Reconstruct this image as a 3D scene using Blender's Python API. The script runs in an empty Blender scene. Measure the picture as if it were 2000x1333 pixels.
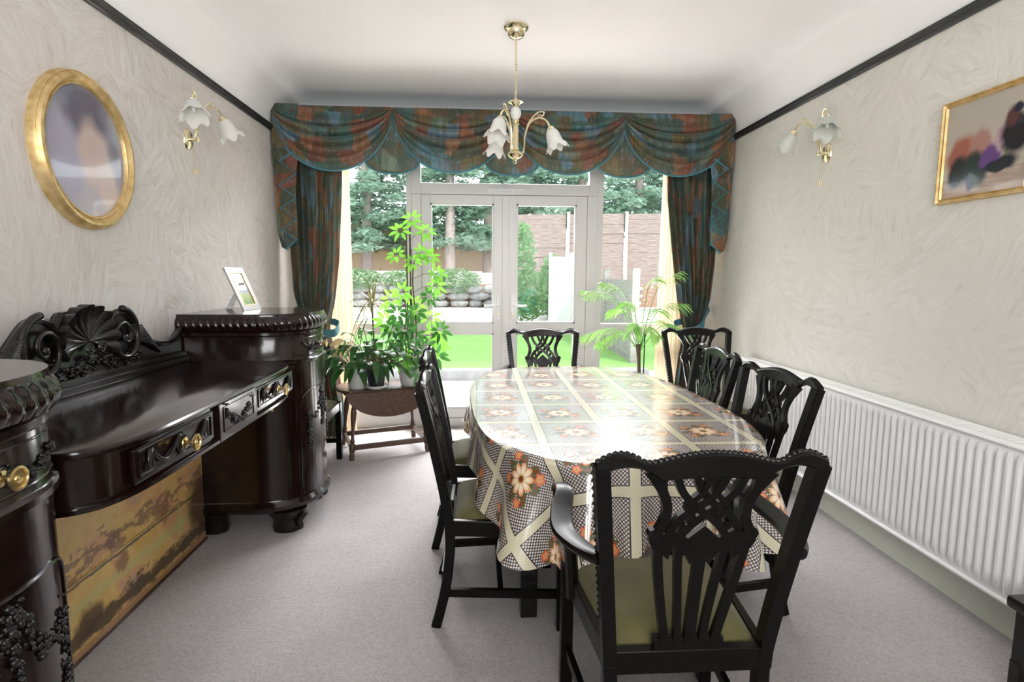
import bpy, bmesh, math, random
from mathutils import Vector, Matrix
from math import pi, sin, cos, radians, sqrt, atan2
C = bpy.context.scene.collection
sc = bpy.context.scene
V = Vector
random.seed(7)

# ------------------------------------------------------------------ camera
def make_camera():
    Fp, H = 1100.0, 1.3
    Y = V((934.9-1000, 538.6-666.5, Fp)).normalized()      # world +Y in image axes (right, down, forward)
    Xd = V((cos(.006), sin(.006), 0))
    n = Y.cross(Xd).normalized()
    if n.y < 0: n = -n
    Z = -n
    X = Y.cross(Z)
    if X.x < 0: X = -X
    right = V((X.x, Y.x, Z.x)); down = V((X.y, Y.y, Z.y)); fwd = V((X.z, Y.z, Z.z))
    cd = bpy.data.cameras.new('camera'); co = bpy.data.objects.new('camera', cd); C.objects.link(co)
    m = Matrix((right, -down, -fwd)).transposed().to_4x4(); m.translation = V((0, 0, H))
    co.matrix_world = m
    cd.sensor_width = 36; cd.lens = 36*Fp/2000; cd.clip_start = .02; cd.clip_end = 200
    sc.camera = co
make_camera()

# ------------------------------------------------------------------ light, world, exposure
EXPOSURE = 1.0
sc.view_settings.view_transform = 'Standard'; sc.view_settings.look = 'None'
sc.view_settings.exposure = EXPOSURE; sc.view_settings.gamma = 1; sc.view_settings.use_curve_mapping = False
w = bpy.data.worlds.new('sky'); sc.world = w; w.use_nodes = True
w.node_tree.nodes['Background'].inputs[0].default_value = (.86, .93, 1.0, 1)
w.node_tree.nodes['Background'].inputs[1].default_value = 1.45
def area(name, loc, target, sx, sy, power, col=(1, 1, 1), spread=180):
    l = bpy.data.lights.new(name, 'AREA'); l.shape = 'RECTANGLE'; l.size = sx; l.size_y = sy; l.energy = power; l.color = col; l.spread = radians(spread)
    o = bpy.data.objects.new(name, l); C.objects.link(o); o.location = loc
    o.rotation_euler = (V(target)-V(loc)).to_track_quat('-Z', 'Y').to_euler()
    return o
sun = bpy.data.lights.new('sun', 'SUN'); sun.energy = 1.5; sun.angle = radians(3); sun.color = (1, .95, .86)
so = bpy.data.objects.new('sun', sun); C.objects.link(so)
so.rotation_euler = V((-.40, .75, -.85)).to_track_quat('-Z', 'Y').to_euler()
area('garden_fill_lamp', (.4, 7.2, 4.6), (.2, 4.0, 1.0), 7, 3.4, 720, (1, .955, .985), 90)  # added lamp above the view, brightens the room through the glazing
area('patio_fill_lamp', (.2, 5.5, 4.9), (.2, 5.5, 0), 8, 1.0, 600, (1, .93, .95), 28)  # added lamp, overlights the paving so it bounces up to the ceiling
area('rear_fill_lamp', (.2, -1.52, 1.5), (.2, 1.3, 2.7), 2.0, 1.3, 34, (1, .965, .955), 125)  # added fill lamp set in the unseen rear window

# ------------------------------------------------------------------ materials
class G:
    """tiny node graph builder"""
    def __init__(s, name):
        s.m = bpy.data.materials.new(name); s.m.use_nodes = True
        s.t = s.m.node_tree; s.N = s.t.nodes; s.L = s.t.links
        s.N.clear(); s.out = s.N.new('ShaderNodeOutputMaterial'); s.p = s.N.new('ShaderNodeBsdfPrincipled')
        s.L.new(s.p.outputs[0], s.out.inputs[0])
    def set(s, sock, v):
        if isinstance(v, bpy.types.NodeSocket): s.L.new(v, sock)
        elif isinstance(v, tuple) and len(v) == 3 and len(getattr(sock, 'default_value', ())) == 4: sock.default_value = (*v, 1)
        else: sock.default_value = v
    def P(s, **k):
        for a, v in k.items(): s.set(s.p.inputs[a.replace('_', ' ')], v)
        return s
    def M(s, op, a, b=0.0, c=0.0):
        n = s.N.new('ShaderNodeMath'); n.operation = op
        for i, x in enumerate((a, b, c)): s.set(n.inputs[i], x)
        return n.outputs[0]
    def VM(s, op, a, b=(0, 0, 0)):
        n = s.N.new('ShaderNodeVectorMath'); n.operation = op
        s.set(n.inputs[0], a)
        if op == 'SCALE': s.set(n.inputs[3], b)
        else: s.set(n.inputs[1], b)
        return n.outputs[1] if op in ('LENGTH', 'DISTANCE') else n.outputs[0]
    def co(s, k='Object'): return s.N.new('ShaderNodeTexCoord').outputs[k]
    def sep(s, v):
        n = s.N.new('ShaderNodeSeparateXYZ'); s.set(n.inputs[0], v); return n.outputs
    def comb(s, x=0.0, y=0.0, z=0.0):
        n = s.N.new('ShaderNodeCombineXYZ')
        for i, a in enumerate((x, y, z)): s.set(n.inputs[i], a)
        return n.outputs[0]
    def noise(s, v, scale=5, detail=3, rough=.5, dist=0, col=False):
        n = s.N.new('ShaderNodeTexNoise'); s.set(n.inputs['Vector'], v)
        n.inputs['Scale'].default_value = scale; n.inputs['Detail'].default_value = detail
        n.inputs['Roughness'].default_value = rough; n.inputs['Distortion'].default_value = dist
        return n.outputs[1 if col else 0]
    def vor(s, v, scale=5, feature='F1', out='Distance', rnd=1.0, metric='EUCLIDEAN'):
        n = s.N.new('ShaderNodeTexVoronoi'); n.feature = feature; n.distance = metric; s.set(n.inputs['Vector'], v)
        n.inputs['Scale'].default_value = scale; n.inputs['Randomness'].default_value = rnd
        return n.outputs[out]
    def mix(s, f, a, b, kind='MIX'):
        n = s.N.new('ShaderNodeMix'); n.data_type = 'RGBA'; n.blend_type = kind
        s.set(n.inputs[0], f); s.set(n.inputs[6], a); s.set(n.inputs[7], b); return n.outputs[2]
    def ramp(s, f, *stops, interp='LINEAR'):
        n = s.N.new('ShaderNodeValToRGB'); n.color_ramp.interpolation = interp; s.set(n.inputs[0], f); e = n.color_ramp.elements
        while len(e) < len(stops): e.new(.5)
        for i, (p, c) in enumerate(stops): e[i].position = p; e[i].color = (*c, 1) if len(c) == 3 else c
        return n.outputs[0]
    def mapr(s, v, a, b, c=0.0, d=1.0, smooth=False):
        n = s.N.new('ShaderNodeMapRange'); s.set(n.inputs[0], v)
        if smooth: n.interpolation_type = 'SMOOTHSTEP'
        for i, x in enumerate((a, b, c, d)): n.inputs[i+1].default_value = x
        return n.outputs[0]
    def bump(s, h, strength=.3, dist=.01):
        n = s.N.new('ShaderNodeBump'); s.set(n.inputs['Height'], h); n.inputs['Strength'].default_value = strength
        n.inputs['Distance'].default_value = dist; s.L.new(n.outputs[0], s.p.inputs['Normal']); return n
    def scale(s, v, k): return s.VM('MULTIPLY', v, k)

def plain(name, col, rough=.5, metal=0, **k):
    g = G(name); g.P(Base_Color=col, Roughness=rough, Metallic=metal, **k); return g.m
M = {}
def varied(name, c1, c2, scale=8, rough=.5, bump=0, bs=None, stretch=(1, 1, 1), dist=.005, **k):
    g = G(name); v = g.scale(g.co(), stretch); n = g.noise(v, scale, 4, .6)
    g.P(Base_Color=g.ramp(n, (.3, c1), (.7, c2)), Roughness=rough, **k)
    if bump: g.bump(g.noise(v, bs or scale*3, 3), bump, dist)
    return g.m

def wall_mat(name, c1, c2, c3):
    g = G(name); co = g.co()
    vc = g.vor(g.VM('ADD', co, g.VM('SCALE', g.noise(co, 3, 2, col=True), .3)), 4.6, out='Color')
    ang = g.M('MULTIPLY', g.sep(vc)[0], 6.28)
    n = g.N.new('ShaderNodeVectorRotate'); n.rotation_type = 'X_AXIS'; g.set(n.inputs['Vector'], g.scale(co, (0, 1, 1))); g.set(n.inputs['Angle'], ang)
    st = g.noise(g.scale(n.outputs[0], (1, 4.2, .7)), 9, 5, .65, 1.1)
    big = g.noise(co, 1.6, 3)
    c = g.mix(g.mapr(st, .35, .68), c1, c2)
    c = g.mix(g.mapr(big, .35, .65, 0, .7), c, c3)
    c = g.mix(g.mapr(st, .3, .42, .35, 0), c, (c1[0]*.8, c1[1]*.8, c1[2]*.8))
    g.P(Base_Color=c, Roughness=.5); g.bump(st, .07, .004); return g.m
M['wall_l'] = wall_mat('painted_wall_pinkish', (.55, .505, .47), (.72, .70, .685), (.635, .595, .57))
M['wall_r'] = wall_mat('painted_wall_cream', (.62, .60, .54), (.75, .74, .69), (.68, .66, .60))
M['ceil'] = plain('ceiling_paint', (.87, .865, .87), .7)
M['upvc'] = plain('white_upvc', (.68, .67, .655), .35)
M['skirt'] = plain('cream_gloss_skirting', (.66, .67, .58), .35)
M['rail'] = plain('black_picture_rail', (.012, .012, .014), .35)
def carpet():
    g = G('grey_carpet'); co = g.co()
    f = g.noise(co, 95, 5, .9); b = g.noise(co, 3.2, 3, .6); m = g.noise(co, 40, 3, .6)
    c = g.mix(g.mapr(b, .3, .7), (.44, .405, .40), (.53, .50, .505))
    c = g.mix(g.mapr(f, .38, .60), g.mix(.75, c, (.22, .195, .185)), c)
    c = g.mix(g.mapr(m, .4, .75, 0, .3), c, (.62, .59, .57))
    g.P(Base_Color=c, Roughness=.95, Sheen_Weight=.3); g.bump(g.M('ADD', f, g.M('MULTIPLY', m, .6)), .8, .006); return g.m
M['carpet'] = carpet()
def darkwood(name, c1, c2, rough, coat, spec=.3):
    g = G(name); co = g.co(); n = g.noise(g.scale(co, (9, 1.6, 9)), 5, 5, .65, .6)
    g.P(Base_Color=g.ramp(n, (.3, c1), (.72, c2)), Roughness=rough, Coat_Weight=coat, Coat_Roughness=.10, Specular_IOR_Level=spec)
    g.bump(g.noise(co, 14, 2), .05, .004); return g.m
M['mahog'] = darkwood('dark_polished_mahogany', (.004, .002, .0017), (.016, .0055, .004), .17, .3, .35)
M['ebony'] = darkwood('near_black_carved_wood', (.006, .005, .005), (.013, .010, .010), .30, .25)
M['chair'] = darkwood('black_stained_chair_wood', (.0022, .0019, .0018), (.0048, .0038, .0033), .28, .0, .2)
M['oak'] = darkwood('brown_turned_wood', (.055, .028, .018), (.11, .06, .04), .4, .3)
M['olive'] = varied('olive_velvet', (.062, .057, .016), (.110, .098, .030), 6, .85, .15, 200, Sheen_Weight=.15)
M['brass'] = plain('polished_brass', (.86, .77, .52), .16, 1)
M['brass_old'] = plain('antique_brass', (.62, .47, .22), .28, 1)
def gilt():
    g = G('gilded_frame'); n = g.noise(g.co(), 30, 4)
    g.P(Base_Color=g.ramp(n, (.3, (.50, .33, .11)), (.7, (.74, .57, .30))), Roughness=.42, Metallic=.6); return g.m
M['gilt'] = gilt()
M['white'] = plain('white_paint', (.80, .80, .79), .3)
M['silver'] = plain('silver_frame', (.34, .33, .315), .35, .2)
def glassm():
    g = G('window_glass'); N, L = g.N, g.L
    t = N.new('ShaderNodeBsdfTransparent'); t.inputs[0].default_value = (.97, .985, .98, 1)
    gl = N.new('ShaderNodeBsdfGlossy'); gl.inputs['Roughness'].default_value = .02
    f = N.new('ShaderNodeFresnel'); f.inputs[0].default_value = 1.12; m = N.new('ShaderNodeMixShader')
    L.new(f.outputs[0], m.inputs[0]); L.new(t.outputs[0], m.inputs[1]); L.new(gl.outputs[0], m.inputs[2]); L.new(m.outputs[0], g.out.inputs[0]); return g.m
M['glass'] = glassm()
def translucent(name, col, tcol, f=.5, gloss=.1, rough=.4):
    g = G(name); N, L = g.N, g.L
    g.P(Base_Color=col, Roughness=rough)
    t = N.new('ShaderNodeBsdfTranslucent'); t.inputs[0].default_value = (*tcol, 1); m = N.new('ShaderNodeMixShader'); m.inputs[0].default_value = f
    L.new(g.p.outputs[0], m.inputs[1]); L.new(t.outputs[0], m.inputs[2]); L.new(m.outputs[0], g.out.inputs[0]); return g.m
M['frost'] = translucent('frosted_glass_shade', (.86, .86, .84), (.9, .9, .87), .4)
M['frost_dim'] = translucent('clear_frosted_shade', (.74, .76, .71), (.8, .82, .78), .4)
M['net'] = translucent('cream_net_curtain', (.62, .54, .42), (.52, .42, .28), .4)
def leafm(name, c1, c2, tc, sc_=9):
    g = G(name); N, L = g.N, g.L
    g.P(Base_Color=g.ramp(g.noise(g.co(), sc_, 2), (.35, c1), (.65, c2)), Roughness=.35)
    t = N.new('ShaderNodeBsdfTranslucent'); t.inputs[0].default_value = (*tc, 1); m = N.new('ShaderNodeMixShader'); m.inputs[0].default_value = .4
    L.new(g.p.outputs[0], m.inputs[1]); L.new(t.outputs[0], m.inputs[2]); L.new(m.outputs[0], g.out.inputs[0]); return g.m
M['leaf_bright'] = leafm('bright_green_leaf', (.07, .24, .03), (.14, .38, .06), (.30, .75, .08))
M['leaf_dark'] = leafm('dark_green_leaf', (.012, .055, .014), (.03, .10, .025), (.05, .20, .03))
M['leaf_palm'] = leafm('palm_leaf', (.09, .22, .05), (.17, .34, .09), (.35, .65, .16))
M['leaf_red'] = leafm('bronze_leaf', (.07, .05, .035), (.13, .12, .06), (.2, .2, .08))
M['leaf_pink'] = leafm('pink_green_leaf', (.42, .22, .16), (.40, .42, .18), (.6, .45, .2), 40)
M['leaf_tree'] = leafm('conifer_foliage', (.20, .32, .24), (.34, .48, .38), (.50, .66, .54), 3)
M['leaf_bush'] = leafm('shrub_foliage', (.14, .26, .12), (.26, .42, .22), (.40, .58, .32), 3)
M['stem'] = plain('plant_stem', (.10, .08, .045), .6)
M['stake'] = plain('black_stake', (.01, .01, .01), .5)
M['soil'] = plain('soil', (.03, .02, .015), .9)
M['pot_white'] = varied('white_ceramic_pot', (.55, .55, .53), (.68, .68, .66), 12, .2)
M['pot_black'] = plain('black_plastic_pot', (.015, .015, .02), .3)
def fabric():
    g = G('patchwork_print_fabric'); uv = g.co('UV')
    w_ = g.VM('ADD', uv, g.VM('SCALE', g.noise(uv, 9, 3, col=True), .07))
    cell = g.vor(g.scale(w_, (1, .8, 1)), 9.5, out='Color', rnd=.75, metric='CHEBYCHEV')
    s = g.sep(cell)
    c = g.ramp(s[0], (0, (.06, .075, .03)), (.15, (.30, .06, .03)), (.28, (.03, .17, .17)), (.42, (.19, .13, .035)), (.54, (.13, .30, .42)), (.66, (.42, .16, .06)), (.76, (.03, .08, .05)), (.88, (.02, .10, .11)), (.95, (.20, .28, .20)), interp='CONSTANT')
    c2 = g.ramp(g.noise(uv, 7, 3), (.35, (.025, .07, .05)), (.5, (.13, .10, .03)), (.62, (.19, .05, .022)), (.75, (.02, .10, .12)))
    c = g.mix(.42, c, c2)
    sp = g.noise(g.scale(uv, (1, .35, 1)), 60, 3, .7)
    c = g.mix(g.mapr(sp, .55, .70, 0, .65), c, (.34, .46, .50))
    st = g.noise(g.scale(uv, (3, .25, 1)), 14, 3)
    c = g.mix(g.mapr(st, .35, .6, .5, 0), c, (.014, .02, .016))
    g.P(Base_Color=c, Roughness=.62, Sheen_Weight=.2); g.bump(g.noise(uv, 200, 2), .1, .002)
    t = g.N.new('ShaderNodeBsdfTranslucent'); g.set(t.inputs[0], g.mix(.5, c, (.75, .8, .72))); mx = g.N.new('ShaderNodeMixShader'); mx.inputs[0].default_value = .28
    g.L.new(g.p.outputs[0], mx.inputs[1]); g.L.new(t.outputs[0], mx.inputs[2]); g.L.new(mx.outputs[0], g.out.inputs[0]); return g.m
M['fabric'] = fabric()
M['piping'] = plain('teal_piping', (.055, .19, .23), .5)
def cloth():
    g = G('floral_check_tablecloth'); x, y, _ = g.sep(g.co('UV'))
    wob = g.noise(g.co('UV'), 5, 2)
    gx = g.M('DIVIDE', g.M('SUBTRACT', x, .225), .2550); gy = g.M('DIVIDE', g.M('SUBTRACT', y, 1.885), .307)
    fx = g.M('SUBTRACT', g.M('FRACT', gx), .5); fy = g.M('SUBTRACT', g.M('FRACT', gy), .5)
    ix = g.M('FLOOR', gx); iy = g.M('FLOOR', gy)
    dx = g.M('MULTIPLY', g.M('SUBTRACT', .5, g.M('ABSOLUTE', fx)), .2550); dy = g.M('MULTIPLY', g.M('SUBTRACT', .5, g.M('ABSOLUTE', fy)), .307)
    d = g.M('MINIMUM', dx, dy)
    k = 2*pi/.0095
    dots = g.M('ADD', g.M('COSINE', g.M('MULTIPLY', g.M('ADD', x, y), k*.72)), g.M('COSINE', g.M('MULTIPLY', g.M('SUBTRACT', x, y), k*.72)))
    dk = g.M('GREATER_THAN', dots, .35)
    base = g.mix(dk, (.085, .066, .070), (.66, .62, .56))
    rnd = g.N.new('ShaderNodeTexWhiteNoise'); rnd.noise_dimensions = '2D'; g.set(rnd.inputs['Vector'], g.comb(ix, iy)); r3 = g.sep(rnd.outputs['Color'])
    cx = g.M('SUBTRACT', g.M('MULTIPLY', fx, .2550), g.M('MULTIPLY', g.M('SUBTRACT', r3[0], .5), .03))
    cy = g.M('SUBTRACT', g.M('MULTIPLY', fy, .307), g.M('MULTIPLY', g.M('SUBTRACT', r3[1], .5), .03))
    def flower(px, py, R, n, ph, A):
        rr = g.M('SQRT', g.M('ADD', g.M('MULTIPLY', px, px), g.M('MULTIPLY', py, py)))
        th = g.M('ARCTAN2', py, px)
        pet = g.M('ABSOLUTE', g.M('COSINE', g.M('ADD', g.M('MULTIPLY', th, n/2), ph)))
        rad = g.M('ADD', R*(1-A), g.M('MULTIPLY', pet, R*A))
        return g.M('LESS_THAN', rr, rad), g.M('DIVIDE', rr, rad), pet
    c = base
    lm, lr, lp = flower(g.M('ADD', cx, .006), cy, .088, 7, .6, .55)
    nn = g.noise(g.co('UV'), 55, 3, .6)
    leafc = g.ramp(nn, (.38, (.035, .05, .022)), (.5, (.10, .12, .045)), (.6, (.22, .045, .02)))
    c = g.mix(g.M('MULTIPLY', lm, g.M('GREATER_THAN', nn, .40)), c, leafc)
    for ox, oy, R in ((.062, -.045, .024), (-.06, .05, .022), (-.055, -.055, .018), (.03, .075, .02)):
        m_, r_, p_ = flower(g.M('SUBTRACT', cx, ox), g.M('SUBTRACT', cy, oy), R, 5, ox*40, .35)
        c = g.mix(m_, c, g.ramp(r_, (0, (.30, .10, .02)), (.25, (.70, .33, .13)), (.8, (.62, .16, .06)), (1, (.35, .05, .03))))
    m_, r_, p_ = flower(cx, cy, .055, 9, 0, .30)
    fl = g.ramp(r_, (0, (.07, .02, .015)), (.20, (.16, .05, .02)), (.26, (.75, .42, .14)), (.42, (.86, .78, .58)), (.72, (.84, .66, .46)), (.95, (.66, .28, .11)))
    fl = g.mix(g.mapr(p_, .0, .45, .8, 0), fl, (.45, .16, .07))
    c = g.mix(m_, c, fl)
    bandc = g.mix(g.mapr(dots, -.6, .8, 0, .35), (.60, .56, .40), (.47, .42, .29))
    c = g.mix(g.M('LESS_THAN', d, .0205), c, (.016, .013, .016))
    c = g.mix(g.M('LESS_THAN', d, .0170), c, bandc)
    wr = g.noise(g.scale(g.co('UV'), (1, 2.2, 1)), 26, 4, .6, 1.2)
    wb = g.noise(g.scale(g.co('UV'), (1.2, .8, 1)), 7, 3, .5)
    g.P(Base_Color=c, Roughness=.26, Coat_Weight=1.0, Coat_Roughness=.10, Coat_IOR=1.65); g.bump(g.M('ADD', wr, g.M('MULTIPLY', wb, 1.5)), .16, .005); return g.m
M['cloth'] = cloth()
def portrait():
    g = G('oval_portrait_print'); x, y, z = g.sep(g.co())
    co = g.co(); n = g.noise(co, 6, 3, col=True); w_ = g.VM('ADD', co, g.VM('SCALE', g.VM('SUBTRACT', n, (.5, .5, .5)), .12))
    c = g.ramp(g.noise(co, 3.5, 3), (.35, (.26, .27, .36)), (.55, (.40, .39, .45)), (.7, (.33, .42, .48)))
    def blob(c, cy, cz, ry, rz, col, soft=.55, st=1.0):
        dd = g.VM('LENGTH', g.VM('MULTIPLY', g.VM('SUBTRACT', w_, (0, cy, cz)), (0, 1/ry, 1/rz)))
        return g.mix(g.mapr(dd, soft, 1.15, st, 0, True), c, col)
    c = blob(c, .02, -.24, .30, .22, (.47, .44, .47)); c = blob(c, -.12, -.05, .12, .2, (.42, .40, .50))
    c = blob(c, .02, .14, .14, .13, (.16, .15, .19)); c = blob(c, .04, .0, .105, .14, (.60, .47, .43))
    c = blob(c, .10, -.12, .06, .1, (.62, .50, .46)); c = blob(c, .16, .03, .05, .06, (.22, .2, .22), .3, .8)
    g.P(Base_Color=c, Roughness=.12, Coat_Weight=.6, Coat_Roughness=.03); return g.m
M['portrait'] = portrait()
def group_picture():
    g = G('figure_print'); co = g.co(); n = g.noise(co, 9, 3, col=True)
    w_ = g.VM('ADD', co, g.VM('SCALE', g.VM('SUBTRACT', n, (.5, .5, .5)), .07)); x, y, z = g.sep(w_)
    c = g.ramp(g.M('ADD', z, .5), (.30, (.42, .30, .22)), (.36, (.50, .40, .32)), (.42, (.50, .45, .37)), (.7, (.42, .38, .32)))
    fl = g.noise(g.scale(co, (1, 1.5, 14)), 4, 2); c = g.mix(g.M('MULTIPLY', g.M('LESS_THAN', z, -.10), g.mapr(fl, .4, .6, 0, .5)), c, (.28, .17, .12))
    def blob(c, cy, cz, ry, rz, col, soft=.6, st=1.0):
        dd = g.VM('LENGTH', g.VM('MULTIPLY', g.VM('SUBTRACT', w_, (0, cy, cz)), (0, 1/ry, 1/rz)))
        return g.mix(g.mapr(dd, soft, 1.1, st, 0, True), c, col)
    c = blob(c, .10, -.03, .08, .10, (.36, .13, .09)); c = blob(c, .02, -.01, .06, .08, (.40, .22, .18)); c = blob(c, .11, -.09, .06, .07, (.03, .035, .035))
    c = blob(c, .03, -.09, .06, .08, (.035, .05, .045)); c = blob(c, -.03, -.05, .05, .05, (.14, .07, .22)); c = blob(c, -.07, .00, .03, .05, (.48, .33, .36))
    c = blob(c, -.12, .01, .06, .10, (.03, .025, .03)); c = blob(c, -.10, .08, .03, .05, (.10, .04, .035)); c = blob(c, -.12, .11, .03, .025, (.02, .02, .04))
    c = blob(c, -.07, -.09, .08, .03, (.025, .03, .035)); c = blob(c, .05, -.135, .015, .03, (.05, .06, .10))
    g.P(Base_Color=c, Roughness=.12, Coat_Weight=.6, Coat_Roughness=.03); return g.m
M['figures'] = group_picture()
def landscape():
    g = G('sunset_landscape_painting'); co = g.co(); x, y, z = g.sep(co)
    n = g.noise(co, 5, 4, .6); n2 = g.noise(g.scale(co, (1, 1, 2.2)), 11, 5, .65)
    c = g.ramp(g.M('ADD', n, g.M('MULTIPLY', y, .12)), (.32, (.62, .36, .09)), (.5, (.72, .50, .17)), (.6, (.66, .36, .16)), (.72, (.48, .34, .22)))
    def band(c, zc, h, col, k=.1, st=1.0):
        dd = g.M('ABSOLUTE', g.M('SUBTRACT', g.M('ADD', z, g.M('MULTIPLY', g.M('SUBTRACT', n2, .5), k*2)), zc))
        return g.mix(g.mapr(dd, h*.4, h, st, 0, True), c, col)
    c = band(c, -.015, .035, (.20, .10, .07), .16, .75)
    c = band(c, -.165, .03, (.52, .50, .20), .03, .6); c = band(c, -.275, .045, (.07, .045, .02), .07, .92)
    c = band(c, -.085, .007, (.05, .06, .05), .012, .85); c = band(c, -.335, .03, (.36, .19, .07), .02, .9)
    def blob(c, cy, cz, ry, rz, col, st=.9, wob=.09):
        v = co if wob == 0 else g.VM('ADD', co, g.VM('SCALE', g.VM('SUBTRACT', g.noise(co, 14, 4, .7, col=True), (.5, .5, .5)), wob))
        dd = g.VM('LENGTH', g.VM('MULTIPLY', g.VM('SUBTRACT', v, (0, cy, cz)), (0, 1/ry, 1/rz)))
        return g.mix(g.mapr(dd, .5, 1.0, st, 0, True), c, col)
    c = blob(c, -.13, -.24, .09, .07, (.08, .045, .02)); c = blob(c, .06, -.13, .05, .045, (.30, .16, .06)); c = blob(c, .36, -.07, .045, .05, (.30, .15, .06))
    c = blob(c, .66, -.14, .16, .17, (.07, .035, .018)); c = blob(c, .47, -.15, .022, .085, (.50, .52, .18)); c = blob(c, .02, -.02, .06, .035, (.22, .10, .07))  # first dark blob: shadow at the board's far end, painted into the picture
    for dy, k in ((.085, 1), (.15, 1.2), (.18, .9), (.215, .8)):      # small deer grazing on the ridge
        dz = -.222; dk = (.07, .04, .02)
        c = blob(c, dy, dz, .013*k, .006*k, dk, .9, 0); c = blob(c, dy+.012*k, dz+.010*k, .003, .010*k, dk, .9, 0)
        c = blob(c, dy-.009*k, dz-.010, .002, .010, dk, .8, 0); c = blob(c, dy+.007*k, dz-.010, .002, .010, dk, .8, 0)
    g.P(Base_Color=c, Roughness=.35, Coat_Weight=.3); return g.m
M['landscape'] = landscape()
def snapshot():
    g = G('small_colour_photo'); co = g.co('Generated'); x, y, z = g.sep(co); n = g.noise(co, 6, 3)
    c = g.ramp(g.M('ADD', z, g.M('MULTIPLY', n, .2)), (.2, (.20, .32, .08)), (.4, (.35, .45, .15)), (.55, (.35, .38, .42)), (.85, (.60, .56, .50)))
    d1 = g.VM('LENGTH', g.VM('MULTIPLY', g.VM('SUBTRACT', g.comb(x, 0.0, z), (.42, 0, .45)), (1/.16, 0, 1/.26)))
    c = g.mix(g.mapr(d1, .6, 1, .9, 0), c, (.62, .62, .66))
    g.P(Base_Color=c, Roughness=.2); return g.m
M['snap'] = snapshot()
def grass():
    g = G('lawn'); co = g.co(); n = g.noise(co, 1.5, 4); f = g.noise(co, 60, 3)
    c = g.ramp(n, (.3, (.12, .27, .05)), (.7, (.17, .34, .08))); c = g.mix(g.mapr(f, .35, .7, .0, .5), c, (.24, .38, .13))
    g.P(Base_Color=c, Roughness=.9); return g.m
M['grass'] = grass()
M['paving'] = varied('pale_paving', (.55, .55, .53), (.68, .67, .65), 4, .8)
M['kerb'] = varied('grey_kerb', (.16, .165, .165), (.24, .24, .24), 9, .8)
M['gravel'] = varied('pale_gravel', (.55, .52, .47), (.72, .68, .62), 30, .9)
M['earth'] = varied('red_brown_bed', (.40, .24, .19), (.50, .33, .26), 12, .9)
M['rock'] = varied('grey_rock', (.28, .27, .27), (.48, .47, .46), 4, .8, .6, 9)
M['fence_tan'] = varied('tan_fence_boards', (.74, .56, .36), (.85, .70, .50), 5, .8, stretch=(9, 1, .6))
M['fence_brown'] = varied('weathered_brown_boards', (.18, .12, .11), (.46, .37, .34), 5, .8, stretch=(.6, 1, 12))
M['fence_pale'] = varied('silvered_fence_boards', (.17, .165, .155), (.30, .285, .265), 5, .8, stretch=(1, .8, 9))
M['concrete'] = varied('concrete_post', (.50, .48, .45), (.62, .60, .57), 12, .8)
M['bark'] = varied('tree_bark', (.34, .27, .25), (.52, .44, .41), 5, .9, stretch=(5, 5, .8))
M['bin'] = plain('green_plastic', (.05, .28, .20), .5)

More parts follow.
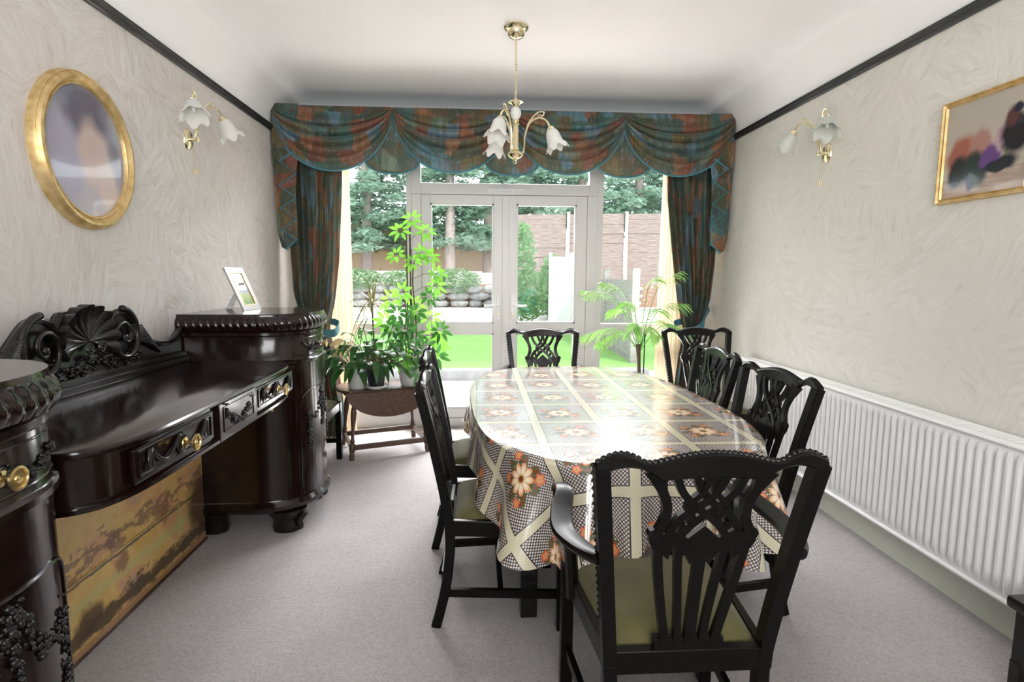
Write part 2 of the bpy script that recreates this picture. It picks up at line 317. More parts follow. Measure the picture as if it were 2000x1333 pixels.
# ------------------------------------------------------------------ mesh helpers
class MB:
    def __init__(s): s.b = bmesh.new(); s.uv = None
    def box(s, x0, x1, y0, y1, z0, z1, bev=0):
        r = bmesh.ops.create_cube(s.b, size=1); vs = r['verts']
        bmesh.ops.scale(s.b, vec=(x1-x0, y1-y0, z1-z0), verts=vs); bmesh.ops.translate(s.b, vec=((x0+x1)/2, (y0+y1)/2, (z0+z1)/2), verts=vs)
        if bev:
            es = list({e for v in vs for e in v.link_edges})
            bmesh.ops.bevel(s.b, geom=es, offset=bev, segments=2, affect='EDGES', profile=.6)
        return s
    def loft(s, rings, closed=True, cap=True):
        rs = [[s.b.verts.new(p) for p in r] for r in rings]; n = len(rs[0])
        for a, b in zip(rs, rs[1:]):
            for i in range(n if closed else n-1):
                j = (i+1) % n; s.b.faces.new((a[i], a[j], b[j], b[i]))
        if cap and closed:
            s.b.faces.new(rs[0][::-1]); s.b.faces.new(rs[-1])
        return rs
    def lathe(s, prof, o=(0, 0, 0), seg=20, axis=None, fn=None, cap=True):
        o = V(o); q = V((0, 0, 1)).rotation_difference(V(axis).normalized()) if axis is not None else None
        rings = []
        for r, z in prof:
            ring = []
            for k in range(seg):
                t = 2*pi*k/seg; rr, zz = (r, z) if fn is None else fn(r, z, t)
                p = V((rr*cos(t), rr*sin(t), zz))
                ring.append(o + (q @ p if q else p))
            rings.append(ring)
        s.loft(rings, cap=cap); return s
    def tube(s, pts, r, seg=8, cap=True, flat=1.0):
        pts = [V(p) for p in pts]; n = len(pts); rings = []; up = None
        for i, p in enumerate(pts):
            t = (pts[min(i+1, n-1)]-pts[max(i-1, 0)]).normalized()
            if up is None: up = V((0, 0, 1)) if abs(t.z) < .9 else V((1, 0, 0))
            a = t.cross(up).normalized(); b = a.cross(t).normalized(); up = b
            ri = r[i] if isinstance(r, (list, tuple)) else r
            rings.append([p + a*cos(2*pi*k/seg)*ri + b*sin(2*pi*k/seg)*ri*flat for k in range(seg)])
        s.loft(rings, cap=cap); return s
    def bar(s, p0, p1, w, t, up=(0, 0, 1)):
        return s.ribbon([p0, p1], w, t, V(up))
    def ribbon(s, pts, w, t, nrm):
        """rectangular section swept; nrm = face normal direction (thickness t), w across"""
        pts = [V(p) for p in pts]; n = len(pts); rings = []
        for i, p in enumerate(pts):
            d = (pts[min(i+1, n-1)]-pts[max(i-1, 0)]).normalized(); a = d.cross(nrm).normalized(); b = a.cross(d).normalized()
            wi = w[i] if isinstance(w, (list, tuple)) else w; ti = t[i] if isinstance(t, (list, tuple)) else t
            rings.append([p+a*wi/2+b*ti/2, p-a*wi/2+b*ti/2, p-a*wi/2-b*ti/2, p+a*wi/2-b*ti/2])
        s.loft(rings); return s
    def ball(s, c, r, sub=1, sc_=(1, 1, 1), rot=None):
        m = Matrix.Translation(c) @ (rot.to_matrix().to_4x4() if rot else Matrix()) @ Matrix.Diagonal((*[r*k for k in sc_], 1))
        bmesh.ops.create_icosphere(s.b, subdivisions=sub, radius=1, matrix=m); return s
    def grid(s, f, nu, nv, uvf=None):
        vs = [[s.b.verts.new(f(i/nu, j/nv)) for i in range(nu+1)] for j in range(nv+1)]
        lay = s.b.loops.layers.uv.verify() if uvf else None
        for j in range(nv):
            for i in range(nu):
                fc = s.b.faces.new((vs[j][i], vs[j][i+1], vs[j+1][i+1], vs[j+1][i]))
                if uvf:
                    for lp, (a, c) in zip(fc.loops, ((i, j), (i+1, j), (i+1, j+1), (i, j+1))): lp[lay].uv = uvf(a/nu, c/nv)
        return s
    def poly(s, pts): s.b.faces.new([s.b.verts.new(p) for p in pts]); return s
    def prism(s, pts, d):
        a = [s.b.verts.new(p) for p in pts]; b = [s.b.verts.new(V(p)+V(d)) for p in pts]; n = len(a)
        s.b.faces.new(a); s.b.faces.new(b[::-1])
        for i in range(n): s.b.faces.new((a[i], b[i], b[(i+1) % n], a[(i+1) % n]))
        return s
    def build(s, name, mat, parent=None, smooth=True, sharp=True, origin=None, solid=0, bev=0, recalc=True, **tags):
        if recalc: bmesh.ops.recalc_face_normals(s.b, faces=s.b.faces)
        if origin is not None: bmesh.ops.translate(s.b, vec=-V(origin), verts=s.b.verts)
        me = bpy.data.meshes.new(name); s.b.to_mesh(me); s.b.free(); me.materials.append(M[mat] if isinstance(mat, str) else mat)
        if smooth:
            me.polygons.foreach_set('use_smooth', [True]*len(me.polygons)); (me.set_sharp_from_angle(angle=radians(38)) if sharp and 'carved' not in name else None)
        o = bpy.data.objects.new(name, me); C.objects.link(o)
        if origin is not None: o.location = origin
        if parent is not None: o.parent = parent
        if solid: m = o.modifiers.new('s', 'SOLIDIFY'); m.thickness = solid; m.offset = 0
        if bev: m = o.modifiers.new('b', 'BEVEL'); m.width = bev; m.segments = 2; m.limit_method = 'ANGLE'; m.angle_limit = radians(40)
        for k, v in tags.items(): o[k] = v
        return o
def thing(name, label, cat, loc=(0, 0, 0), rz=0, group=None):
    o = bpy.data.objects.new(name, None); C.objects.link(o); o.location = loc; o.rotation_euler = (0, 0, rz); o.empty_display_size = .05
    o['label'] = label; o['category'] = cat
    if group: o['group'] = group
    return o
def copytree(o, parent=None):
    c = o.copy(); C.objects.link(c)
    if parent is not None: c.parent = parent
    for ch in list(o.children): copytree(ch, c)
    return c
def smoothpath(pts, n=6):
    pts = [V(p) for p in pts]; out = []
    for i in range(len(pts)-1):
        p0 = pts[max(i-1, 0)]; p1 = pts[i]; p2 = pts[i+1]; p3 = pts[min(i+2, len(pts)-1)]
        for k in range(n):
            t = k/n; out.append(.5*((2*p1)+(p2-p0)*t+(2*p0-5*p1+4*p2-p3)*t*t+(3*p1-p0-3*p2+p3)*t**3))
    out.append(pts[-1]); return out
def struct(o): o['kind'] = 'structure'; return o

# ------------------------------------------------------------------ room shell
XL, XR, YB, YF, ZR = -1.5, 1.945, 4.72, -1.6, 2.335
WX0, WX1, WZ1 = -1.30, 1.745, 2.46
CR = .27
struct(MB().box(XL-.1, XR+.1, YF-.1, YB+.06, -.1, 0).build('floor', 'carpet', smooth=False))
struct(MB().box(XL-.1, XL, YF-.1, YB+.3, 0, 2.9).build('wall_left', 'wall_l', smooth=False))
struct(MB().box(XR, XR+.1, YF-.1, YB+.3, 0, 2.9).build('wall_right', 'wall_r', smooth=False))
m = MB(); m.box(XL, WX0, YB, YB+.28, 0, 2.9); m.box(WX1, XR, YB, YB+.28, 0, 2.9); m.box(WX0, WX1, YB, YB+.28, WZ1, 2.9)
struct(m.build('wall_back', 'wall_r', smooth=False))
m = MB(); m.box(XL, -.85, YF-.1, YF, 0, 2.9); m.box(1.25, XR, YF-.1, YF, 0, 2.9); m.box(-.85, 1.25, YF-.1, YF, 2.2, 2.9); m.box(-.85, 1.25, YF-.1, YF, 0, .82)
struct(m.build('wall_front', 'wall_r', smooth=False))
# coved ceiling
m = MB(); rings = []
for k in range(11):
    a = pi/2*k/10; d = CR*(1-cos(a)); z = ZR+.03+CR*sin(a)
    x0, x1, y0, y1 = XL+d, XR-d, YF+d, YB-d
    rings.append([(x0, y0, z), (x1, y0, z), (x1, y1, z), (x0, y1, z)])
rs = m.loft(rings, cap=False); m.b.faces.new(rs[-1])
m.box(XL, XR, YF, YB, 2.70, 2.74)
struct(m.build('ceiling', 'ceil', recalc=False))
CZ = ZR+.03+CR
def rail(x, sgn):
    prof = [(0, 0), (.012, .0), (.020, .006), (.020, .012), (.030, .018), (.030, .028), (.018, .034), (.022, .042), (.0, .048)]
    m = MB(); m.loft([[(x+sgn*a, y, ZR-.004+b) for a, b in prof] for y in (YF, YB)]); return m
struct(rail(XL, 1).build('trim_1', 'rail', smooth=False)); struct(rail(XR, -1).build('trim_2', 'rail', smooth=False))
def skirt(x, sgn): return MB().loft([[(x, y, 0), (x+sgn*.018, y, 0), (x+sgn*.018, y, .12), (x+sgn*.008, y, .135), (x, y, .135)] for y in (YF, YB)])
m = MB(); skirt(XR, -1); m.loft([[(XR, y, 0), (XR-.018, y, 0), (XR-.018, y, .12), (XR-.008, y, .135), (XR, y, .135)] for y in (YF, YB)])
struct(m.build('baseboard_right', 'skirt', smooth=False))
m = MB(); m.loft([[(XL, y, 0), (XL+.018, y, 0), (XL+.018, y, .12), (XL+.008, y, .135), (XL, y, .135)] for y in (YF, YB)])
struct(m.build('baseboard_left', 'skirt', smooth=False))

# glazing: frame, two side lights, transom, two doors
FY0, FY1 = 4.774, 4.84
def frame_rect(m, x0, x1, z0, z1, t, y0=FY0, y1=FY1, tb=None, tt=None):
    tb = t if tb is None else tb; tt = t if tt is None else tt
    m.box(x0, x0+t, y0, y1, z0, z1, .004); m.box(x1-t, x1, y0, y1, z0, z1, .004)
    m.box(x0+t, x1-t, y0+.001, y1, z0, z0+tb, .004); m.box(x0+t, x1-t, y0+.001, y1, z1-tt, z1, .004)
def pane(x0, x1, z0, z1, parent, y=4.805):
    return MB().box(x0, x1, y, y+.006, z0, z1).build('glass_pane', 'glass', parent, smooth=False)
PX0, PX1 = -.55, 1.0
for n, (a, b) in enumerate(((WX0, PX0), (PX1, WX1)), 1):
    m = MB(); frame_rect(m, a, b, 0, WZ1, .045, tb=.15, tt=.05); m.box(a+.045, b-.045, FY0, FY1, .80, .895, .004)
    o = struct(m.build('window_%d' % n, 'upvc', smooth=False))
    pane(a+.045, b-.045, .895, WZ1-.05, o); pane(a+.045, b-.045, .15, .80, o)
m = MB(); frame_rect(m, PX0, PX1, 1.966, WZ1, .075, tb=.09, tt=.06, y0=FY0-.004)
m.box(PX0, PX0+.075, FY0-.004, FY1, .0, 1.966, .004); m.box(PX1-.088, PX1, FY0-.004, FY1, 0, 1.966, .004); m.box(PX0+.075, PX1-.088, FY0-.004, FY1, 0, .075, .004)
wt = struct(m.build('window_3', 'upvc', smooth=False)); pane(PX0+.075, PX1-.075, 2.056, WZ1-.06, wt)
MB().box(.07, .38, FY0-.022, FY0-.004, 1.995, 2.015, .004).box(.27, .30, FY0-.03, FY0-.022, 1.985, 1.999, .003).build('trickle_vent', 'white', wt, smooth=False)
def door(n, x0, x1, glx0, glx1, hx, s):
    m = MB(); y0, y1 = FY0+.004, FY1-.006
    m.box(x0, glx0, y0, y1, .078, 1.962, .004); m.box(glx1, x1, y0, y1, .078, 1.962, .004)
    for a, b in ((.078, .16), (.81, .897), (1.893, 1.962)): m.box(glx0, glx1, y0+.001, y1, a, b, .003)
    for a, b in ((.16, .81), (.897, 1.893)):     # glazing beads
        e = .012
        m.box(glx0, glx0+e, y0+.008, y1, a, b); m.box(glx1-e, glx1, y0+.008, y1, a, b); m.box(glx0, glx1, y0+.008, y1, a, a+e); m.box(glx0, glx1, y0+.008, y1, b-e, b)
    o = struct(m.build('door_%d' % n, 'upvc', smooth=False))
    pane(glx0, glx1, .16, .81, o); pane(glx0, glx1, .897, 1.893, o)
    h = MB().box(hx-.014, hx+.014, FY0-.008, FY0+.006, .93, 1.15, .005); h.tube([(hx, FY0, 1.05), (hx, FY0-.045, 1.05), (hx+s*.02, FY0-.052, 1.05), (hx+s*.12, FY0-.052, 1.048)], .008)
    h.build('door_handle', 'white', o)
    MB().box(hx-.005, hx+.005, FY0-.013, FY0-.007, .955, .985, .002).build('keyhole_cover', 'brass_old', o)
door(1, -.474, .204, -.40, .125, .165, -1); door(2, .246, .911, .318, .822, .285, 1)
struct(MB().box(.196, .254, FY0-.008, FY1, .078, 1.962, .004).build('trim_3', 'upvc', smooth=False))
# unseen window added behind the camera to let in fill light
m = MB(); frame_rect(m, -.85, 1.25, .82, 2.2, .06, YF-.08, YF-.02); m.box(.17, .23, YF-.08, YF-.02, .88, 2.14)
o = struct(m.build('window_4', 'upvc', smooth=False)); pane(-.79, 1.19, .88, 2.14, o, YF-.05)

# ------------------------------------------------------------------ dining chairs
def back_y(z):      # lean of the chair back (local, chair faces +y)
    if z < .38: return -.205-.055*max(0, (.30-z)/.30)**1.6
    return -.205-.105*((z-.38)/.55)**1.25
def stile_u(z, k):
    return (.187+.052*max(0, min(1, (z-.38)/.52))**1.1)*k
def make_chair(label, group, arm=False):
    k = 1.0
    t = thing('dining_armchair' if arm else 'dining_chair', label, 'chair', group=group)
    for s in (-1, 1):       # front legs
        x = s*.225*k
        MB().box(x-.019, x+.019, .185, .223, 0, .415, .004).build('leg', 'chair', t, smooth=False)
        pts = [(s*stile_u(z, k), back_y(z), z) for z in (0, .05, .12, .2, .3, .38)]
        MB().ribbon(pts, .034, .036, V((0, 1, 0))).build('leg', 'chair', t, smooth=False, bev=.004)
    # stiles and crest as one flowing frame
    m = MB()
    for s in (-1, 1):
        zs = [.36+.0435*i for i in range(13)]
        zs = [.36+.0455*i for i in range(12)]+[.893, .900]
        m.ribbon([(s*(stile_u(z, k)+.002), back_y(z), z) for z in zs], .033, .034, V((0, 1, 0)))
    def crest_top(u):
        a = abs(u)/(.25*k); return .911+.020*max(0, cos((a-.80)*pi/.42)) * (1 if .59 < a < 1.01 else 0) + .022*max(0, cos(a*pi/1.05))
    def crest_bot(u):
        a = abs(u)/(.25*k)
        if a < .46: return .874+.004*cos(a*7)
        if a > .96: return .884
        return .870+.024*sin((a-.46)/.5*pi)**.8 + .02*(a-.46)
    n = 40; rings = []
    for i in range(n+1):
        u = -.252*k+.504*k*i/n; zt, zb = crest_top(u), crest_bot(u); yc = back_y((zt+zb)/2)-.010*cos(u/(.25*k)*pi/2)
        th = .014
        rings.append([(u, yc+th, zb+.005), (u, yc+th, zt-.006), (u, yc+.004, zt), (u, yc-.006, zt), (u, yc-th, zt-.006), (u, yc-th, zb+.005), (u, yc-.006, zb), (u, yc+.006, zb)])
    m.loft(rings)
    m.build('back_frame', 'chair', t)
    # beading along the crest and the stile edges
    m = MB(); nb = 42
    for i in range(nb):
        u = -.249*k+.498*k*i/(nb-1); m.ball((u, back_y(.91)-.010*cos(u/(.25*k)*pi/2), crest_top(u)-.0025), .0078 if arm else .0070, 1)
    for s in (-1, 1):
        for i in range(22):
            z = .50+.40*i/21; m.ball((s*(stile_u(z, k)+.0185), back_y(z)+.010, z), .0056 if arm else .0066, 1)
    m.build('beading', 'chair', t)
    # pierced splat of interlaced straps
    m = MB(); nr = V((0, 1, 0))
    def strap(pts, wd, th=.016, dy=0):
        p = smoothpath([(u*k, 0, z) for u, z in pts], 5); p = [V((q.x, back_y(q.z)-.004+dy, q.z)) for q in p]; m.ribbon(p, wd, th, nr)
    for s in (-1, 1):
        strap([(s*.122, .888), (s*.108, .850), (s*.092, .81), (s*.090, .775), (s*.100, .745), (s*.108, .725)], [.050-.029*min(1, i/6) for i in range(26)])
        strap([(s*.080, .886), (s*.060, .838), (s*.025, .80), (-s*.015, .768), (-s*.045, .735), (-s*.060, .70)], .017, dy=s*.002)
        strap([(s*.036, .884), (s*.012, .832), (-s*.022, .80), (-s*.058, .772), (-s*.078, .74), (-s*.085, .71)], .017, dy=-s*.002)
        strap([(s*.004, .884), (s*.012, .84), (s*.045, .80), (s*.030, .775), (s*.034, .752), (s*.052, .748), (s*.052, .765)], .013)
        strap([(s*.108, .735), (s*.112, .715), (s*.100, .69), (s*.094, .64), (s*.080, .55), (s*.064, .46), (s*.060, .435)], .020)
        strap([(s*.060, .715), (s*.052, .68), (s*.046, .62), (s*.038, .54), (s*.030, .435)], .017)
        m.tube([(s*.112*k, back_y(.73)-.012, .73), (s*.112*k, back_y(.73)+.010, .73)], .014, 8)
    strap([(0, .73), (0, .66), (0, .56), (0, .435)], .026)
    p = []
    for u, z in ((-.112, .725), (-.07, .742), (-.035, .72), (0, .752), (.035, .72), (.07, .742), (.112, .725), (.10, .69), (.075, .665), (.066, .70), (.04, .685), (.022, .65), (0, .70), (-.022, .65), (-.04, .685), (-.066, .70), (-.075, .665), (-.10, .69)):
        p.append((u*k, back_y(z)-.012, z))
    m.prism(p, (0, .015, 0))
    m.box(-.085*k, .085*k, back_y(.42)-.012, back_y(.42)+.014, .385, .445, .004)
    m.build('splat', 'chair', t, smooth=False)
    # seat rails, cushion, stretchers
    m = MB(); z0, z1 = .355, .415
    m.box(-.225*k, .225*k, .195, .218, z0, z1); m.box(-.19*k, .19*k, -.222, -.195, z0, z1)
    for s in (-1, 1): m.ribbon([(s*.190*k, -.205, (z0+z1)/2), (s*.228*k, .20, (z0+z1)/2)], .022, z1-z0, V((0, 0, 1)))
    m.build('seat_frame', 'chair', t, smooth=False, bev=.003)
    def sf(a, b):
        hw = (.182+(.222-.182)*b)*k; x = (a*2-1)*hw; y = -.190+.405*b
        e = (1-abs(a*2-1)**5)*(1-abs(b*2-1)**5); return V((x, y, .405+.042*e**.45+.012*(1-(a*2-1)**2)*(1-(b*2-1)**2)))
    m = MB(); m.grid(sf, 18, 18); m.build('seat_cushion', 'olive', t)
    for s in (-1, 1):
        MB().ribbon([(s*.190*k, -.232, .135), (s*.224*k, .20, .135)], .018, .030, V((0, 0, 1))).build('stretcher', 'chair', t, smooth=False)
    MB().ribbon([(-.205*k, -.02, .135), (.205*k, -.02, .135)], .020, .026, V((0, 0, 1))).build('stretcher', 'chair', t, smooth=False)
    MB().ribbon([(-.188*k, -.228, .20), (.188*k, -.228, .20)], .018, .030, V((0, 0, 1))).build('stretcher', 'chair', t, smooth=False)
    if arm:
        for s in (-1, 1):
            pts = smoothpath([(s*.232*k, -.262, .675), (s*.262*k, -.20, .668), (s*.288*k, -.10, .664), (s*.278*k, .0, .674), (s*.258*k, .08, .690), (s*.262*k, .135, .688), (s*.268*k, .165, .668)], 5)
            ws = [.034+.026*sin(pi*min(1, i/(len(pts)-1)*1.15)) for i in range(len(pts))]
            a = MB(); rings = []
            for i, p in enumerate(pts):
                d = (pts[min(i+1, len(pts)-1)]-pts[max(i-1, 0)]).normalized(); q = d.cross(V((0, 0, 1))).normalized(); u_ = q.cross(d).normalized(); w_ = ws[i]/2
                rings.append([p+q*w_*cos(x)+u_*.015*max(-1.3, min(.75, sin(x)*1.2)) for x in [2*pi*j/12 for j in range(12)]])
            a.loft(rings); a.build('arm', 'chair', t)
            sup = smoothpath([(s*.225*k, .10, .36), (s*.228*k, .105, .44), (s*.240*k, .085, .54), (s*.262*k, .12, .63), (s*.264*k, .13, .68)], 5)
            MB().tube(sup, [.019]*len(sup), 8).build('arm_support', 'chair', t)
    return t
def put(o, x, y, deg): o.location = (x, y, 0); o.rotation_euler = (0, 0, radians(deg)); return o
side = make_chair('dark carved dining chair in left foreground, its olive seat tucked under the floral tablecloth', 'dining chairs')
put(side, .10, 2.165, -90)
def more(o, x, y, deg, label): c = copytree(o); c['label'] = label; return put(c, x, y, deg)
more(side, .05, 2.77, -90, 'dark carved dining chair on the left of the table, just behind the foreground left chair')
more(side, .905, 2.15, 95, 'dark carved dining chair right of the table, nearer the camera, in front of the radiator')
more(side, .945, 2.86, 90, 'dark carved dining chair right of the table, farther one, just before the corner chair')
more(side, 1.585, 3.70, 180, 'dark carved dining chair in the far right corner in front of the curtain')
more(side, -1.19, 3.72, -90, 'dark dining chair mostly hidden behind the sideboard, only olive seat corner and front leg showing')
armc = make_chair('dark carved armchair at the near end of the table with its back to the camera', 'dining armchairs', True)
put(armc, .500, 1.445, 0)
more(armc, .448, 3.62, 180, 'dark carved armchair at the far end of the table in front of the glazed doors')

# ------------------------------------------------------------------ dining table and cloth
TX, TY, TA, TB, TZ = .53, 2.62, .555, .955, .715
def se(th, off=0.0, n=2.9):
    c_, s_ = cos(th), sin(th); ro = radians(2.5)
    r = (abs(c_/TA)**n+abs(s_/TB)**n)**(-1/n); return V((TX+r*(c_*cos(ro)-s_*sin(ro)), TY+r*(c_*sin(ro)+s_*cos(ro)), 0))
def edge(phi):   # evenly spread parameter
    return se(atan2(sin(phi)*TB, cos(phi)*TA))
t = thing('dining_table', 'oval dining table hidden under the floral cloth in the middle of the room', 'table', (TX, TY, 0))
o0 = V((TX, TY, 0)); m = MB(); ring = [edge(2*pi*k/64)-o0 for k in range(64)]
m.loft([[p*.985+V((0, 0, TZ-.032)) for p in ring], [p*.995+V((0, 0, TZ-.018)) for p in ring], [p*.985+V((0, 0, TZ-.006)) for p in ring]])
m.build('table_top', 'ebony', t)
MB().box(-.36, .36, -.62, .62, TZ-.12, TZ-.032, .004).build('apron', 'ebony', t, smooth=False)
for sx in (-1, 1):
    for sy in (-1, 1): MB().box(sx*.34-.032, sx*.34+.032, sy*.58-.032, sy*.58+.032, 0, TZ-.12, .006).build('leg', 'ebony', t, smooth=False)
def cloth_mesh():
    m = MB(); b = m.b; lay = b.loops.layers.uv.verify(); NP = 288; rings = []
    for f in [.001, .2, .4, .6, .75, .87, .95]:
        rings.append([(V((TX, TY, 0)).lerp(edge(2*pi*k/NP), f)+V((0, 0, TZ+.0035)), V((TX, TY, 0)).lerp(edge(2*pi*k/NP), f)) for k in range(NP)])
    for j in range(0, 17):
        s = j/16; ring = []
        for k in range(NP):
            ph = 2*pi*k/NP; e = edge(ph); e2 = edge(ph+.01); tn = (e2-e).normalized(); nrm = V((tn.y, -tn.x, 0))
            a = ph % (pi/2); corner = max(0, cos(min(abs((ph-radians(c0)+pi) % (2*pi)-pi) for c0 in (55, 125, 235, 305))*2.1))**2
            side_ = abs(cos(ph)); D = .185*side_+.235*(1-side_)+.165*corner
            L = D*s; R = .016
            if L < R*pi/2: out = R*sin(L/R); dn = R*(1-cos(L/R))
            else:
                l2 = L-R*pi/2
                fold = corner*(.055*sin(ph*22+1.2)+.05)+.012*sin(ph*13)+.008*sin(ph*29+2)
                g_ = l2/max(D, .01)
                out = R+fold*g_*1.1+.01*g_; dn = R+l2*(1-.06*corner)
            p = e+nrm*out*1.0; p.z = TZ+.0035-dn
            # wrap twist of fold
            ring.append((p+tn*(.018*corner*sin(ph*22)*s), e+nrm*L))
        rings.append(ring)
    vs = [[b.verts.new(p) for p, _ in r] for r in rings]
    for j in range(len(rings)-1):
        for k in range(NP):
            k2 = (k+1) % NP; f = b.faces.new((vs[j][k], vs[j][k2], vs[j+1][k2], vs[j+1][k]))
            for lp, q in zip(f.loops, (rings[j][k], rings[j][k2], rings[j+1][k2], rings[j+1][k])): lp[lay].uv = (q[1].x, q[1].y)
    f = b.faces.new(vs[0])
    for lp, q in zip(f.loops, rings[0]): lp[lay].uv = (q[1].x, q[1].y)
    return m
cloth_mesh().build('tablecloth', 'cloth', label='shiny floral tablecloth with cream check bands draped over the dining table', category='tablecloth')

# ------------------------------------------------------------------ sideboard
SB = -1.42; YC = 2.04; PZ = 1.11
sbd = thing('sideboard', 'long near-black carved twin-pedestal sideboard with shell backboard against the left wall', 'sideboard', (0, 0, 0))
def dpath(yc, off=0.0, n=168, hw=.29, xs=-1.13, ax=.285, p=2.4):
    pts = [V((SB, yc-hw, 0)), V((xs-.1, yc-hw, 0))]
    for i in range(81):
        a = -pi/2+pi*i/80; c_, s_ = cos(a), sin(a)
        pts.append(V((xs+ax*abs(c_)**(2/p), yc+hw*(1 if s_ > 0 else -1)*abs(s_)**(2/p), 0)))
    pts += [V((xs-.1, yc+hw, 0)), V((SB, yc+hw, 0))]
    L = [0]
    for a, b in zip(pts, pts[1:]): L.append(L[-1]+(b-a).length)
    out = []; j = 0
    for i in range(n):
        s = L[-1]*i/(n-1)
        while j < len(L)-2 and L[j+1] < s: j += 1
        q = pts[j].lerp(pts[j+1], (s-L[j])/max(1e-9, L[j+1]-L[j])); out.append(q)
    res = []
    for i in range(n):
        d = (out[min(i+1, n-1)]-out[max(i-1, 0)]).normalized(); nr = V((d.y, -d.x, 0)); o = off(i) if callable(off) else off
        q = out[i]+nr*o
        if i in (0, n-1): q.x = SB
        res.append(q)
    return res
def lev(yc, z, off=0.0, **k): return [q+V((0, 0, z)) for q in dpath(yc, off, **k)]
def dsurf(yc):
    P_ = dpath(yc, 0.0, n=400); c = 200; dl = (P_[1]-P_[0]).length
    def f(s, z, out=0):
        i = max(1, min(398, int(c+s/dl))); d = (P_[i+1]-P_[i-1]).normalized(); nr = V((d.y, -d.x, 0)); return P_[i]+nr*out+V((0, 0, z)), nr
    return f
def garland(m, f, pts, rad=.02, dens=260, r=(.004, .010), seed=1):
    rnd = random.Random(seed); path = smoothpath([(a, b, 0) for a, b in pts], 8); L = sum((b-a).length for a, b in zip(path, path[1:]))
    for _ in range(int(L*dens)):
        q = rnd.choice(path); a = q.x+rnd.gauss(0, rad*.5); b = q.y+rnd.gauss(0, rad*.5); p, nr = f(a, b, rnd.uniform(0, .007))
        from mathutils import Euler
        m.ball(p, rnd.uniform(*r), 1, (1, rnd.uniform(.4, .9), rnd.uniform(.5, 1.2)), Euler((rnd.uniform(0, 3), rnd.uniform(0, 3), rnd.uniform(0, 3))))
def knob(parent, loc, d, R=.021, mat='brass_old'):
    MB().lathe([(.0, 0), (.017, 0), (.016, .004), (.006, .008), (.006, .024), (R*.8, .028), (R*1.05, .032), (R*1.05, .0355), (R*.84, .037), (R*.78, .033), (R*.45, .033), (R*.38, .036), (R*.2, .034), (0, .037)], loc, 20, d, cap=False).build('knob', mat, parent)
